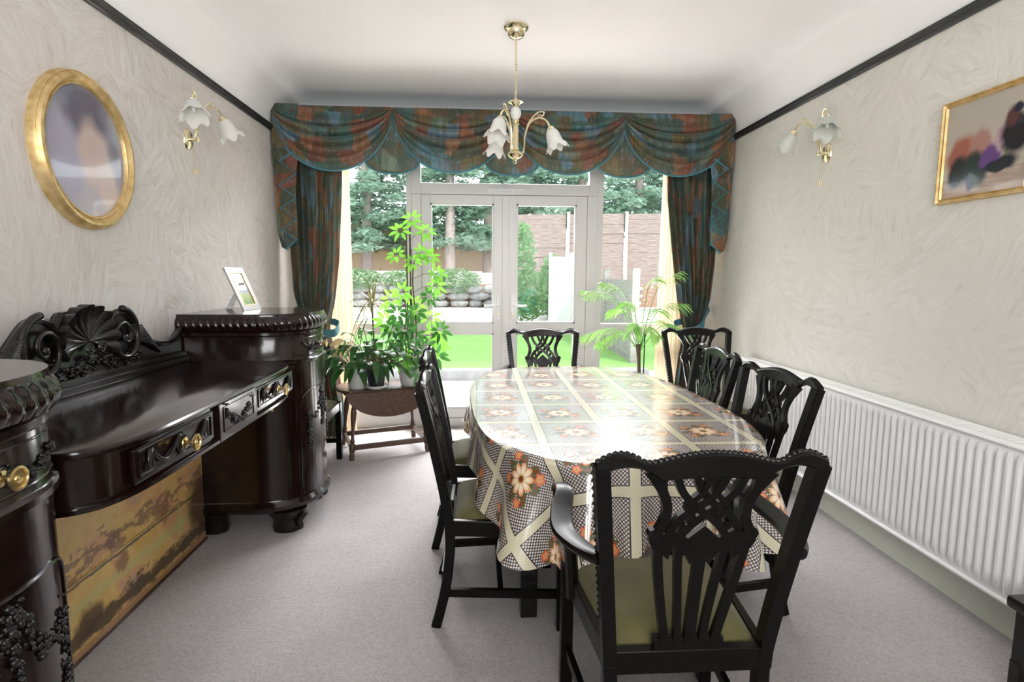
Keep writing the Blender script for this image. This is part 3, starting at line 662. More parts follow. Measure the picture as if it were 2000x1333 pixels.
for yc in (YC+.99, YC-1.035):
    f = dsurf(yc)
    m = MB(); m.loft([lev(yc, z, o) for z, o in ((.115, .0), (.13, .016), (.15, .018), (.165, .008), (.172, .003), (.18, 0), (.855, 0), (.862, .012), (.876, .012), (.882, .002), (.885, 0), (1.0, 0), (1.006, .006), (1.02, .007), (1.03, .0))])
    body = m.build('pedestal', 'mahog', sbd)
    def gad(base, amp, tw):
        return lambda i: base+amp*abs(sin((i*.55+tw)))
    m = MB(); n_ = 336; rings = []
    for j in range(9):
        q = j/8; z = 1.03+.066*q; prof = .004+.026*sin(pi*(.15+.75*q))
        rings.append([p+V((0, 0, z)) for p in dpath(yc, (lambda i, prof=prof, q=q: prof-.007*(1-abs(sin(i*.42+q*1.8))**.8)*(sin(pi*q)**.4 if 0 < q < 1 else 0)), n=n_)])
    rings.append([p+V((0, 0, 1.099)) for p in dpath(yc, .012, n=n_)]); rings.append([p+V((0, 0, PZ)) for p in dpath(yc, .010, n=n_)])
    m.loft(rings); m.build('pedestal_top', 'mahog', sbd)
    # door with arched raised bead and garlands
    m = MB(); pts = [f(-.21, .22, .003)[0], f(-.21, .60, .003)[0]]
    for i in range(9): a = pi-pi/2*i/8; pts.append(f(-.13+.08*cos(a), .62+.10*sin(a), .003)[0])
    for i in range(1, 9): pts.append(f(-.13+.26*i/8, .72, .003)[0])
    for i in range(9): a = pi/2-pi/2*i/8; pts.append(f(.13+.08*cos(a), .62+.10*sin(a), .003)[0])
    pts += [f(.21, .60, .003)[0], f(.21, .22, .003)[0]]
    m.tube(pts, .004, 6); door_ = m.build('cupboard_door', 'mahog', sbd)
    m = MB()
    garland(m, f, [(-.155, .60), (-.12, .575), (-.06, .585), (-.02, .65), (0, .69), (.02, .65), (.06, .585), (.12, .575), (.155, .60)], .018, 330, seed=3)
    garland(m, f, [(-.150, .60), (-.152, .50), (-.15, .42)], .011, 300, seed=4); garland(m, f, [(.150, .60), (.152, .50), (.15, .42)], .011, 300, seed=5)
    garland(m, f, [(0, .68), (0, .60), (0, .5)], .012, 300, seed=6)
    m.build('carved_garland', 'ebony', door_)
    m = MB(); dr = MB(); dr.tube([f(a, b, .001)[0] for a, b in [(-.22+.44*i/20, .90) for i in range(21)]], .0025, 5); dr.tube([f(a, b, .001)[0] for a, b in [(-.22+.44*i/20, .985) for i in range(21)]], .0025, 5)
    drw = dr.build('drawer', 'mahog', sbd)
    garland(m, f, [(-.17, .955), (-.10, .93), (-.05, .925), (0, .955), (.05, .925), (.10, .93), (.17, .955)], .015, 340, seed=8)
    m.build('carved_garland', 'ebony', drw)
    p, nr = f(0, .94, .002); knob(drw, p, nr, .021)
    sgn = -1 if yc > YC else 1
    knob_p = f(sgn*.40, .70, 0)
    MB().ball(V((-1.0, yc+sgn*.293, .645)), .009, 2).build('door_knob', 'brass_old', sbd)
    for dy in (-1, 1):   # ogee bracket feet, front and back
        for fx in ((-.985, 0), (-1.34, 1)):
            x = fx[0]; y = yc+dy*.205
            m = MB(); prof = [(.0, .062), (.03, .066), (.055, .060), (.075, .070), (.10, .092), (.118, .10)]
            rings = []
            for z, r in prof:
                rings.append([(x+r*1.05*cos(a)*(1 if abs(cos(a)) > .3 else 1), y+r*.82*sin(a), z) for a in [2*pi*k/16 for k in range(16)]])
            m.loft(rings)
            if not fx[1]:
                m.tube(smoothpath([(x+.04, y+dy*.02, .022), (x+.078, y+dy*.025, .025), (x+.075, y+dy*.025, .06), (x+.105, y+dy*.02, .10)], 4), .016, 8)
            m.build('foot', 'ebony', sbd)
# centre section
def desk(off, z, rnd=True, n=3.2):
    y0, y1 = YC-.745, YC+.70; pts = []; N_ = 72; xf = -.862+off; xs = -1.16; hy = .7225
    pts.append(V((SB, y0, z)));
    for i in range(N_+1):
        a = -pi/2+pi*i/N_; c_, s_ = cos(a), sin(a)
        pts.append(V((xs+(xf-xs)*abs(c_)**(2/5.), (y0+y1)/2+(hy-.001)*(1 if s_ > 0 else -1)*min(1, abs(s_)**(2/7.)), z)))
    pts.append(V((SB, y1, z))); return pts
m = MB(); m.loft([desk(-.004, .868), desk(.006, .873), desk(.008, .880), desk(.004, .886), desk(-.004, .888)]); m.build('desk_top', 'mahog', sbd)
m = MB(); m.loft([desk(-.006, .735), desk(-.006, .738), desk(.000, .742), desk(.0, .750), desk(-.008, .754), desk(-.014, .756), desk(-.014, .868)]); m.build('frieze', 'mahog', sbd)
XF = -.862-.014
def moulded(m, x, y0, y1, z0, z1, w=.006):
    for a, b in (((y0, z0), (y1, z0)), ((y1, z0), (y1, z1)), ((y1, z1), (y0, z1)), ((y0, z1), (y0, z0))): m.bar((x, a[0], a[1]), (x, b[0], b[1]), w, w, (1, 0, 0))
for (y0, y1, kn) in ((1.43, 1.86, 1.655), (2.22, 2.65, 2.43)):
    m = MB(); m.box(XF-.004, XF+.006, y0, y1, .765, .855, .002); moulded(m, XF+.007, y0+.02, y1-.02, .778, .845)
    d = m.build('drawer', 'mahog', sbd, smooth=False)
    m = MB()
    ym = (y0+y1)/2
    for s in (-1, 1):
        m.tube(smoothpath([(XF+.012, ym+s*.005, .838), (XF+.014, ym+s*.04, .81), (XF+.016, ym+s*.085, .792), (XF+.014, ym+s*.125, .812), (XF+.012, ym+s*.15, .842)], 5), .0065, 6)
        m.tube([(XF+.012, ym+s*.152, .842), (XF+.012, ym+s*.165, .785)], [.009, .002], 6); m.tube([(XF+.012, ym+s*.148, .842), (XF+.012, ym+s*.140, .79)], [.006, .002], 6)
    m.lathe([(.03, 0), (.03, .005), (.022, .009), (.018, .005), (.012, .008), (0, .01)], (XF+.008, kn, .81), 18, (1, 0, 0), cap=False)
    m.build('carved_swag', 'ebony', d); knob(d, (XF+.018, kn, .81), (1, 0, 0), .024)
m = MB(); m.box(XF-.004, XF+.016, 1.885, 2.195, .742, .868, .002); moulded(m, XF+.016, 1.915, 2.165, .770, .850)
cp = m.build('centre_panel', 'mahog', sbd, smooth=False); m = MB()
fl = lambda a, b, o=0: (V((XF+.017+o, a, b)), V((1, 0, 0)))
garland(m, fl, [(1.935, .84), (1.97, .805), (2.04, .785), (2.11, .805), (2.145, .84)], .016, 330, (.004, .009), 11); m.build('carved_garland', 'ebony', cp)
# lining under the desk (back panel, inner sides belong to the pedestals)
MB().box(SB, SB+.02, YC-.744, YC+.699, .10, .735).build('back_panel', 'ebony', sbd, smooth=False)
# backboard
XB = SB+.018; YS = 2.075
half = [(0, 1.17), (.10, 1.165), (.135, 1.125), (.165, 1.145), (.205, 1.158), (.25, 1.145), (.30, 1.10), (.36, 1.045), (.42, 1.012), (.50, .998), (.58, 1.004), (.63, 1.03), (.65, 1.05)]
sm = [p for p in smoothpath([(0, a, b) for a, b in half], 3)]
outl = [(XB, YS-p.y, p.z) for p in reversed(sm)] + [(XB, YS+p.y, p.z) for p in sm[1:]]
outl = [(XB, YS-.65, .885)]+outl+[(XB, YS+.65, .885)]
m = MB(); m.prism(outl, (-.022, 0, 0)); m.box(XB-.015, XB+.03, YC-.699, YC+.699, .888, .915, .004); m.box(XB-.015, XB+.018, YC-.699, YC+.699, .915, .938, .004)
for s in (-1, 1): m.tube([(XB, YS+s*p.y, p.z-.006) for p in sm if p.y > .10], .013, 8)
bb = m.build('backboard', 'ebony', sbd)
for s in (-1, 1):
    m = MB(); c = (YS+s*.205, 1.055); pts = []; R0 = .098
    for i in range(64):
        q = i/63; a = pi/2+q*2*pi*1.6; r = R0*(1-q)**.9+.012; pts.append((XB+.012+.01*q, c[0]+s*r*cos(a)*-1*.92, c[1]+r*sin(a)))
    m.tube(pts, [.013-.006*i/63 for i in range(64)], 8)
    m.ball((XB+.015, c[0], c[1]-.004), .016, 2)
    for j in range(9):       # acanthus leaves behind the scroll
        a = -.9+j*.22; m.tube(smoothpath([(XB+.006, c[0]+s*.05, c[1]+.035-j*.006), (XB+.016, c[0]+s*(.10+.010*j), c[1]+.035-j*.011), (XB+.004, c[0]+s*(.15+.013*j), c[1]+.01-j*.013)], 4), [.006+.003*sin(pi*k/8) for k in range(9)], 6)
    m.build('carved_scroll', 'ebony', bb)
m = MB(); SC = V((XB+.01, YS, 1.085))
def rib_(a): return abs(sin(a*pi*11))
def shell(a, b):
    th = radians(-118+236*a); R = .122+.009*rib_(a); r = R*b; rib = abs(sin(a*pi*11))**.8
    return V((XB+.020-.014*sin(pi*b*.9) + .016*rib*b**.7+.012*b*b, YS+r*sin(th)*1.12, SC.z-.025+r*cos(th)))
m.grid(shell, 176, 14)
def shellback(a, b):
    p = shell(a, 1); return V((p.x-(p.x-XB)*b, p.y, p.z))
m.grid(shellback, 176, 2)
m.build('carved_shell', 'ebony', bb)
m = MB()
for s in (-1, 1):
    m.tube([(XB+.040+.002*i/30, YS+s*.033+.022*(1-i/34)*cos(i*.42)*s, 1.035+.022*(1-i/34)*sin(i*.42)) for i in range(32)], .0045, 6)
m.box(XB, XB+.03, YS-.022, YS+.022, .992, 1.012, .004)
m.build('shell_volute', 'ebony', bb)
m = MB(); fb = lambda a, b, o=0: (V((XB+o, YS+a, b)), V((1, 0, 0)))
garland(m, fb, [(-.235, .955), (-.17, .99), (-.10, .965), (-.03, .952), (.03, .975), (.10, 1.0), (.14, .965), (.22, .965), (.30, .97)], .034, 420, (.004, .011), 21)
garland(m, fb, [(-.15, 1.0), (-.14, .94)], .02, 420, (.004, .010), 22); garland(m, fb, [(.1, 1.03), (.11, .95)], .02, 420, (.004, .010), 23); m.build('carved_flowers', 'ebony', bb)

# painted landscape board standing under the desk
t = thing('painted_board', 'wide sunset landscape painting with small deer standing on the carpet under the sideboard', 'painting', (-1.345, 2.04, .345), 0)
MB().box(-.012, 0, -.695, .695, -.343, .36).build('painted_panel', 'landscape', t, smooth=False)
MB().box(0, .008, -.695, .50, -.075, -.068, .002).build('groove_moulding', 'gilt', t, smooth=False)
MB().box(0, .010, -.695, .695, -.345, -.335, .002).build('bottom_edge', 'oak', t, smooth=False)

# photo frame on the far pedestal
t = thing('photo_frame', 'small silver photo frame leaning on its stand on the far pedestal of the sideboard', 'photo frame', (-1.205, 3.09, PZ+.001), radians(-8))
m = MB(); W_, H_ = .145, .235
def tl(x, z, y=0): return V((y*.95+x*0, x, z)) 
fr = bpy.data.objects
M_t = Matrix.Rotation(radians(-24), 3, 'Y')
def frame_mesh(hw, h, b, th):
    m = MB()
    for (x0, x1, z0, z1) in ((-hw, -hw+b, 0, h), (hw-b, hw, 0, h), (-hw+b, hw-b, 0, b), (-hw+b, hw-b, h-b, h)): m.box(-th, 0, x0, x1, z0, z1)
    bmesh.ops.transform(m.b, matrix=M_t.to_4x4(), verts=m.b.verts); return m
frame_mesh(.085, .245, .030, .010).build('frame', 'silver', t, smooth=False)
m = frame_mesh(.057, .189, .004, .004); bmesh.ops.translate(m.b, vec=M_t @ V((.001, 0, .028)), verts=m.b.verts); m.build('inner_gilt_edge', 'gilt', t, smooth=False)
m = MB(); m.box(-.008, -.004, -.055, .055, .028, .217); bmesh.ops.transform(m.b, matrix=M_t.to_4x4(), verts=m.b.verts)
pic = m.build('photo', 'snap', t, smooth=False)
m = MB(); m.prism([(-.008-.05, -.025, .14), (-.008-.05, .025, .14), (-.135, .03, 0), (-.135, -.03, 0)], (.003, 0, .003)); m.build('stand', 'silver', t, smooth=False)
MB().tube([(-.115, 0, .03), (-.02, 0, .02)], .0012, 5).build('stay_cord', 'white', t)

# ------------------------------------------------------------------ pictures on the walls
t = thing('oval_picture', 'large oval gold framed portrait hanging on the left wall above the sideboard', 'picture', (XL, 2.298, 1.757))
m = MB(); prof = [(0, .00), (0, .022), (.004, .030), (.008, .030), (.011, .025), (.016, .030), (.026, .042), (.036, .040), (.043, .028), (.046, .030), (.050, .022), (.052, .0)]
ry, rz = .222, .238
rings = []
for k in range(96):
    a = 2*pi*k/96; rings.append([(x, (ry+d)*cos(a), (rz+d)*sin(a)) for d, x in prof])
n_ = len(prof); vs = [[m.b.verts.new(p) for p in r] for r in rings]
for k in range(96):
    for i in range(n_-1): m.b.faces.new((vs[k][i], vs[k][i+1], vs[(k+1) % 96][i+1], vs[(k+1) % 96][i]))
m.build('frame', 'gilt', t)
m = MB(); m.prism([(.008, (ry+.003)*cos(2*pi*k/64), (rz+.003)*sin(2*pi*k/64)) for k in range(64)], (.008, 0, 0)); m.build('portrait', 'portrait', t, smooth=False)
t = thing('framed_picture', 'gold rectangular framed picture of seated figures on the right wall', 'picture', (XR, 2.12, 1.81))
m = MB(); hy, hz = .205, .205
prof = [(0, 0), (0, .012), (.004, .020), (.008, .014), (.013, .014), (.017, .024), (.021, .024), (.024, .0)]
corners = [(-1, -1), (1, -1), (1, 1), (-1, 1), (-1, -1)]
m.loft([[(-x, cy*(hy-.024+d), cz*(hz-.024+d)) for d, x in prof] for cy, cz in corners], closed=False, cap=False)
m.build('frame', 'gilt', t, smooth=False)
MB().box(-.010, -.004, -hy+.022, hy-.022, -hz+.022, hz-.022).build('print', 'figures', t, smooth=False)

# ------------------------------------------------------------------ lamps
def shade_mesh(parent, o, axis, R=.062, H=.115, mat='frost', name='lamp_shade', ph=0):
    def fn(r, z, t):
        q = z/H; rr = r*(1+.035*abs(sin(t*14))*q+.10*q**3*cos(6*t+ph)); return rr, z+(.016*q**4*cos(6*t+ph))
    prof = [(.012, 0), (.022, .004), (.034, .018), (.040, .035), (.043, .055), (.046, .075), (.053, .093), (.066, .107), (R+.012, H)]
    prof = [(r*R/.062, z*H/.115) for r, z in prof]
    m = MB(); m.lathe(prof, o, 56, axis, fn, cap=False); s = m.build(name, mat, parent, solid=.0025)
    MB().lathe([(.0, -.012), (.012, -.012), (.020, -.004), (.024, .004), (.020, .008), (.0, .008)], o, 16, axis, cap=False).build('shade_holder', 'brass', s)
    MB().lathe([(.0, .012), (.010, .014), (.012, .03), (.009, .06), (.0, .075)], o, 10, axis, cap=False).build('bulb', 'white', s)
    return s
cx, cy = .203, 3.2
t = thing('chandelier', 'brass three-arm ceiling light with frosted flower shades hanging over the table', 'ceiling light', (cx, cy, 0))
MB().lathe([(0, CZ), (.064, CZ), (.068, CZ-.008), (.062, CZ-.018), (.050, CZ-.024), (.046, CZ-.045), (.034, CZ-.058), (.016, CZ-.066), (0, CZ-.07)], seg=28, cap=False).build('ceiling_rose', 'brass', t)
MB().tube([(0, 0, CZ-.068), (0, 0, 2.44)], .006).build('rod', 'brass', t)
m = MB()
for i in range(11):
    z = 2.437-.018*i; a = (i % 2)*pi/2; m.tube([(.006*cos(b)*cos(a), .006*cos(b)*sin(a), z+.013*sin(b)) for b in [2*pi*k/10 for k in range(11)]], .0018, 5, cap=False)
m.tube([(.004*sin(i*1.1), .004*cos(i*.9), 2.44-.2*i/12) for i in range(13)], .0022, 5); m.build('chain', 'brass', t)
MB().lathe([(.006, 2.25), (.040, 2.245), (.044, 2.238), (.022, 2.228), (.014, 2.215), (0, 2.21)], seg=24, cap=False).lathe([(0, 2.152), (.016, 2.150), (.020, 2.142), (.012, 2.134), (.022, 2.126), (.014, 2.118), (.016, 2.11), (.018, 2.0), (.022, 1.99), (.015, 1.984), (.040, 1.975), (.043, 1.965), (.034, 1.95), (.016, 1.942), (.008, 1.936), (.012, 1.928), (.007, 1.918), (0, 1.914)], seg=24, cap=False).build('stem', 'brass', t)
MB().lathe([(.014, 2.215), (.026, 2.205), (.031, 2.185), (.024, 2.163), (.014, 2.152)], seg=24).build('ceramic_egg', 'frost', t)
for a in (2, 118, 242):
    d = V((cos(radians(a)), sin(radians(a)), 0))
    arm = MB().tube(smoothpath([d*.020+V((0, 0, 1.965)), d*.045+V((0, 0, 1.985)), d*.052+V((0, 0, 2.06)), d*.075+V((0, 0, 2.13)), d*.125+V((0, 0, 2.165)), d*.170+V((0, 0, 2.150)), d*.190+V((0, 0, 2.118))], 6), .0055)
    arm.tube(smoothpath([d*.050+V((0, 0, 2.04)), d*.070+V((0, 0, 2.13)), d*.12+V((0, 0, 2.19)), d*.155+V((0, 0, 2.195)), d*.150+V((0, 0, 2.178)), d*.12+V((0, 0, 2.178))], 5), .004).build('arm', 'brass', t)
    shade_mesh(t, d*.194+V((0, 0, 2.108)), d*.38+V((0, 0, -1)), .056, .112)
def wall_light(x, y, s, label, mat):
    t = thing('wall_light', label, 'wall light', (x, y, 0), 0, 'twin wall lights')
    MB().lathe([(0, .018), (.026, .016), (.034, .008), (.037, 0)], (0, 0, 1.99), 28, (s, 0, 0), lambda r, z, t_: (r*(1+.45*abs(cos(t_))**2), z)).build('backplate', 'brass', t)
    MB().lathe([(0, .0), (.012, 0), (.014, .012), (.009, .03), (.014, .04), (0, .048)], (s*.015, 0, 1.99), 16, (s, 0, 0), cap=False).build('boss', 'brass', t)
    for k in (-1, 1):
        p = smoothpath([(s*.035, 0, 1.99), (s*.055, k*.01, 2.05), (s*.065, k*.04, 2.13), (s*.09, k*.09, 2.175), (s*.105, k*.135, 2.172), (s*.11, k*.155, 2.145)], 6)
        MB().tube(p, .0045).tube(smoothpath([(s*.06, k*.02, 2.09), (s*.075, k*.05, 2.165), (s*.09, k*.085, 2.195), (s*.09, k*.11, 2.198), (s*.09, k*.108, 2.184), (s*.085, k*.08, 2.18)], 5), .0035).build('arm', 'brass', t)
        shade_mesh(t, V((s*.112, k*.160, 2.135)), V((s*.35, k*.55, -1)), .058, .108, mat)
    m = MB()
    for k in (-1, 1): m.tube([(s*.03, k*.010, 1.95), (s*.03, k*.010, 1.84)], .0009, 4); m.tube([(s*.03, k*.010, 1.84), (s*.03, k*.010, 1.815)], .003, 6)
    m.build('pull_cord', 'brass_old', t)
wall_light(XL, 3.10, 1, 'brass twin wall light with white flower shades on the left wall by the oval picture', 'frost')
wall_light(XR, 3.135, -1, 'brass twin wall light with pale glass shades on the right wall above the radiator', 'frost_dim')

# ------------------------------------------------------------------ radiator
t = thing('radiator', 'long white ribbed panel radiator along the right wall', 'radiator', (0, 0, 0))
ry0, ry1, rz0, rz1, rx = 1.30, 3.86, .172, .742, 1.822
pitch = .0385; m = MB(); n = int((ry1-ry0-.06)/pitch)
def corr(a, b):
    y = ry0+.03+a*n*pitch; q = (a*n) % 1.0; d = .5-.5*cos(2*pi*q); d = min(1, max(0, (d-.25)*2)); z = rz0+.03+b*(rz1-rz0-.06)
    e = min(1, min(b, 1-b)*16); return V((rx+.002-.011*d*e, y, z))
m.grid(corr, n*8, 16)
m.build('ribbed_panel', 'white', t)
m = MB(); m.box(rx+.001, rx+.02, ry0, ry1, rz0, rz1, .004); m.tube([(rx+.003, ry0, rz1-.012), (rx+.003, ry1, rz1-.012)], .010, 8).tube([(rx+.003, ry0, rz0+.012), (rx+.003, ry1, rz0+.012)], .010, 8); m.build('panel_body', 'white', t)
m = MB(); m.box(rx+.018, XR-.03, ry0, ry1, rz1-.012, rz1-.004)
for i in range(int((ry1-ry0)/.03)): m.box(rx+.03, XR-.045, ry0+.01+i*.03, ry0+.016+i*.03, rz1-.004, rz1-.001)
m.box(XR-.034, XR-.024, ry0, ry1, rz0, rz1, .002); m.build('top_grille', 'white', t, smooth=False)
MB().box(rx+.02, XR-.034, ry0, ry0+.004, rz0, rz1).box(rx+.02, XR-.034, ry1-.004, ry1, rz0, rz1).build('side_panel', 'white', t, smooth=False)
MB().tube([(rx+.06, ry1+.03, .0), (rx+.06, ry1+.03, .20), (rx+.06, ry1-.01, .20)], .008).build('valve_pipe', 'white', t)
MB().box(rx+.04, XR, 1.6, 1.63, .4, .44).box(rx+.04, XR, 3.5, 3.53, .4, .44).build('bracket', 'white', t, smooth=False)

# ------------------------------------------------------------------ curtains and valance
YV = 4.30
val = thing('valance', 'swagged patchwork print valance with teal piping over the whole window', 'valance', (0, 0, 0))
m = MB(); m.box(XL+.012, XR-.012, YV+.03, YV+.05, 2.30, 2.515, .003); m.box(XL+.012, XR-.012, YV+.05, YB, 2.495, 2.515); m.build('pelmet_board', 'fabric', val, smooth=False)
def uvp(p, k=1.0): return (p.x*k, p.z*k)
centres = [-1.063, -.188, .671, 1.505]; HW = .432
for ci, xc in enumerate(centres):
    def sw(a, b, xc=xc):
        u = 2*a-1; q = max(0, 1-u*u); p_ = .5+.22*(1-b); sh = q**p_
        D = .448*b**.92; z = 2.512-.012*b-D*sh
        x = xc+u*HW*(1-.0*b)
        fold = 0
        if b > .14: 
            g_ = max(0, 1-((b-.48)/.40)**2) if b < .88 else 0
            fold = .052*abs(sin(b*pi*6.2+.5))**.7*g_*(.25+.75*q**.5)
        y = YV+.012-.045*b**.6*q**.5-fold-.008
        if b > .86: y += .018*(b-.86)/.14
        return V((x, y, z))
    m = MB(); m.grid(sw, 56, 64, lambda a, b, xc=xc: (xc+(2*a-1)*HW*(1+.1*b), 2.5-.62*b))
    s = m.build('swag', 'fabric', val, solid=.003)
    MB().tube([sw(i/60, 1)+V((0, -.002, 0)) for i in range(61)], .007, 6).build('piping', 'piping', s)
for xb in (-.63, .25, 1.093):
    def ins(a, b, xb=xb):
        u = 2*a-1; w_ = .012+.19*b**.85; z = 2.50-.36*b-(.100*sqrt(max(0, 1-u*u)))*b**2.5
        return V((xb+u*w_, YV+.012-.014*b*cos(u*1.4)+.004*sin(u*9), z))
    m = MB(); m.grid(ins, 24, 24, lambda a, b, xb=xb: (xb+3+(2*a-1)*.2*b, 1.2-.5*b)); s = m.build('fan_insert', 'fabric', val, solid=.003)
    MB().tube([ins(i/30, 1)+V((0, -.002, 0)) for i in range(31)], .007, 6).build('piping', 'piping', s)
zig = [(.188, 2.205), (.045, 2.115), (.162, 2.025), (.035, 1.945), (.150, 1.855), (.035, 1.785), (.152, 1.705), (.035, 1.625), (.145, 1.555), (.06, 1.485)]
for s in (-1, 1):
    x0 = XL+.014 if s < 0 else XR-.014
    X_ = lambda d: x0+d if s < 0 else x0-d
    m = MB(); lay = m.b.loops.layers.uv.verify()
    def pf(pts):
        f = m.b.faces.new([m.b.verts.new(p) for p in pts])
        for lp in f.loops: lp[lay].uv = (lp.vert.co.x*1.0+s, lp.vert.co.z)
    yf = YV-.012
    pf([(X_(0), yf, 2.517), (X_(.192), yf, 2.517), (X_(.188), yf, 2.205), (X_(.045), yf-.004, 2.115), (X_(.0), yf, 2.14)])
    for i in range(1, len(zig)-1):
        a, b, c = zig[i-1], zig[i], zig[i+1]
        dy = .010*(i % 2)+.002*i
        if b[0] < .1: pf([(X_(a[0]), yf+.004*i, a[1]), (X_(b[0]), yf+.004*i-.006, b[1]), (X_(c[0]), yf+.004*i, c[1]), (X_(min(a[0], c[0])-.002), yf+.004*i+.012, (a[1]+c[1])/2)])
        pf([(X_(a[0]), yf+.004*i, a[1]), (X_(b[0]), yf+.004*i, b[1]), (X_(c[0]), yf+.004*i, c[1])])
    # the outer edge strip down to the tip and a return to the wall side
    pf([(X_(0), yf+.01, 2.14), (X_(.045), yf+.008, 2.115), (X_(.035), yf+.014, 1.945), (X_(.035), yf+.02, 1.625), (X_(.06), yf+.03, 1.485), (X_(.03), yf+.034, 1.50), (X_(.008), yf+.03, 1.60)])
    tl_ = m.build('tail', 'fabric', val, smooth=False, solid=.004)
    MB().tube([(X_(a), yf+.004*i-.008, b) for i, (a, b) in enumerate(zig)], .008, 6).build('piping', 'piping', tl_)
    m = MB(); m.box(min(x0, x0-s*.004), max(x0, x0-s*.004), yf, YB-.02, 2.10, 2.515); m.build('return_panel', 'fabric', val, smooth=False)

def lerp_tab(tab, z):
    for (z0, v0), (z1, v1) in zip(tab, tab[1:]):
        if z <= z0 and z >= z1: t_ = (z0-z)/(z0-z1); t_ = t_*t_*(3-2*t_) if False else t_; return v0+(v1-v0)*t_
    return tab[-1][1]
def curtain(name, label, inner, outer, Y, folds, amp, z0, z1, mat, cat, seed=0, parentlabel=None, group=None):
    t = thing(name, label, cat, ((inner[0][1]+outer[0][1])/2, Y, 0), 0, group); ox = V((t.location.x, Y, 0))
    def f(a, b):
        z = z1+(z0-z1)*b; xi, xo = lerp_tab(inner, z), lerp_tab(outer, z); a2 = a+.018*sin(a*17+seed)+.01*sin(z*2+a*9)
        ph = a2*folds*2*pi
        return V((xi+(xo-xi)*a, Y+amp*sin(ph)*(.7+.3*sin(z*1.7+a*5+seed))+amp*.25*sin(ph*2+1), z))-ox
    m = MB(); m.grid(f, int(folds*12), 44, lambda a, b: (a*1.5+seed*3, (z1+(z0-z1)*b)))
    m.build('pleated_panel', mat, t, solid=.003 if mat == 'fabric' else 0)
    return t
L = curtain('curtain', 'patchwork print curtain tied back at the left side of the window', [(2.45, -1.02), (1.9, -1.045), (1.4, -1.08), (1.1, -1.12), (.87, -1.175), (.7, -1.13), (.3, -1.08), (.0, -1.07)], [(2.45, -1.46), (1.6, -1.44), (1.15, -1.42), (.87, -1.34), (.6, -1.40), (0, -1.43)], 4.46, 8.2, .036, .012, 2.45, 'fabric', 'curtain', 1, group='patchwork curtains')
R = curtain('curtain', 'patchwork print curtain tied back at the right side of the window', [(2.45, 1.45), (1.9, 1.478), (1.5, 1.535), (1.1, 1.60), (.87, 1.66), (.6, 1.62), (0, 1.56)], [(2.45, 1.905), (1.4, 1.895), (1.1, 1.87), (.87, 1.80), (.5, 1.85), (0, 1.88)], 4.46, 8.2, .036, .012, 2.45, 'fabric', 'curtain', 4, group='patchwork curtains')
for c, xa, xb, s in ((L, -1.37, -1.14, 1), (R, 1.84, 1.63, -1)):
    ox = c.location
    pts = smoothpath([(xa-s*.09, .16, 1.03), (xa, .02, .98), (xa+s*.05, -.06, .92), ((xa+xb)/2+s*.03, -.072, .86), (xb+s*.01, -.055, .85), (xb+s*.035, .0, .87), (xb+s*.02, .06, .92), ((xa+xb)/2, .075, .95), (xa-s*.09, .16, 1.03)], 5)
    m = MB(); m.ribbon([V((p.x-ox.x, p.y, p.z)) for p in pts], .008, [.035+.025*sin(pi*i/(len(pts)-1)) for i in range(len(pts))], V((0, 0, 1))); m.build('tie_back', 'piping', c)
curtain('net_curtain', 'cream pleated curtain hanging behind the left patchwork curtain', [(2.45, -1.02), (0, -1.01)], [(2.45, -1.30), (0, -1.30)], 4.62, 9, .016, .012, 2.45, 'net', 'curtain', 7)
curtain('net_curtain', 'cream pleated curtain hanging behind the right patchwork curtain', [(2.45, 1.50), (0, 1.475)], [(2.45, 1.84), (0, 1.84)], 4.62, 10, .016, .012, 2.45, 'net', 'curtain', 9)

# ------------------------------------------------------------------ gate-leg plant table
TT = .487; PT = V((-.71, 4.19, 0)); RZ = radians(21)
t = thing('plant_table', 'small brown drop-leaf table with turned legs carrying the pot plants', 'side table', PT, RZ)
m = MB(); hl, hd = .345, .185
ring = lambda k, z: [(hl*k*cos(a)*(1 if abs(cos(a)) < .86 else 1), max(-hd, min(hd, .30*k*sin(a)))*1.0, z) for a in [2*pi*i/48 for i in range(48)]]
m.loft([ring(.985, TT-.020), ring(1.0, TT-.014), ring(1.0, TT-.006), ring(.985, TT)]); m.build('table_top', 'oak', t)
for s in (-1, 1):
    y = s*(hd+.008); pts = [(-.30, y, TT-.012), (.30, y, TT-.012)]+[(.30*cos(a), y+s*.035*sin(a), TT-.012-.175*sin(a)) for a in [pi*i/24 for i in range(1, 24)]]
    m = MB(); m.prism(pts, (0, s*.014, 0)); m.build('drop_leaf', 'oak', t, smooth=False)
turn = [(.0, .0), (.017, 0), (.019, .03), (.015, .055), (.019, .06), (.022, .075), (.022, .105), (.018, .112), (.012, .118), (.019, .128), (.013, .140), (.011, .16), (.013, .22), (.019, .28), (.021, .32), (.018, .35), (.012, .375), (.019, .385), (.012, .395), (.018, .41), (.022, .418), (.022, .455), (0, .456)]
for sx in (-1, 1):
    for sy in (-1, 1):
        a = V((sx*.275, sy*.205, 0)); b = V((sx*.235, sy*.150, .468)); MB().lathe([(r, z*(b-a).length/.456) for r, z in turn], a, 14, b-a, cap=False).build('leg', 'oak', t)
for s in (-1, 1):
    MB().ribbon([(-.27, s*.195, .088), (.27, s*.195, .088)], .022, .034, V((0, 0, 1))).build('stretcher', 'oak', t, smooth=False)
    MB().ribbon([(s*.268, -.195, .088), (s*.268, .195, .088)], .022, .030, V((0, 0, 1))).build('stretcher', 'oak', t, smooth=False)
MB().box(-.24, .24, -.15, .15, .43, TT-.018).build('apron', 'oak', t, smooth=False)

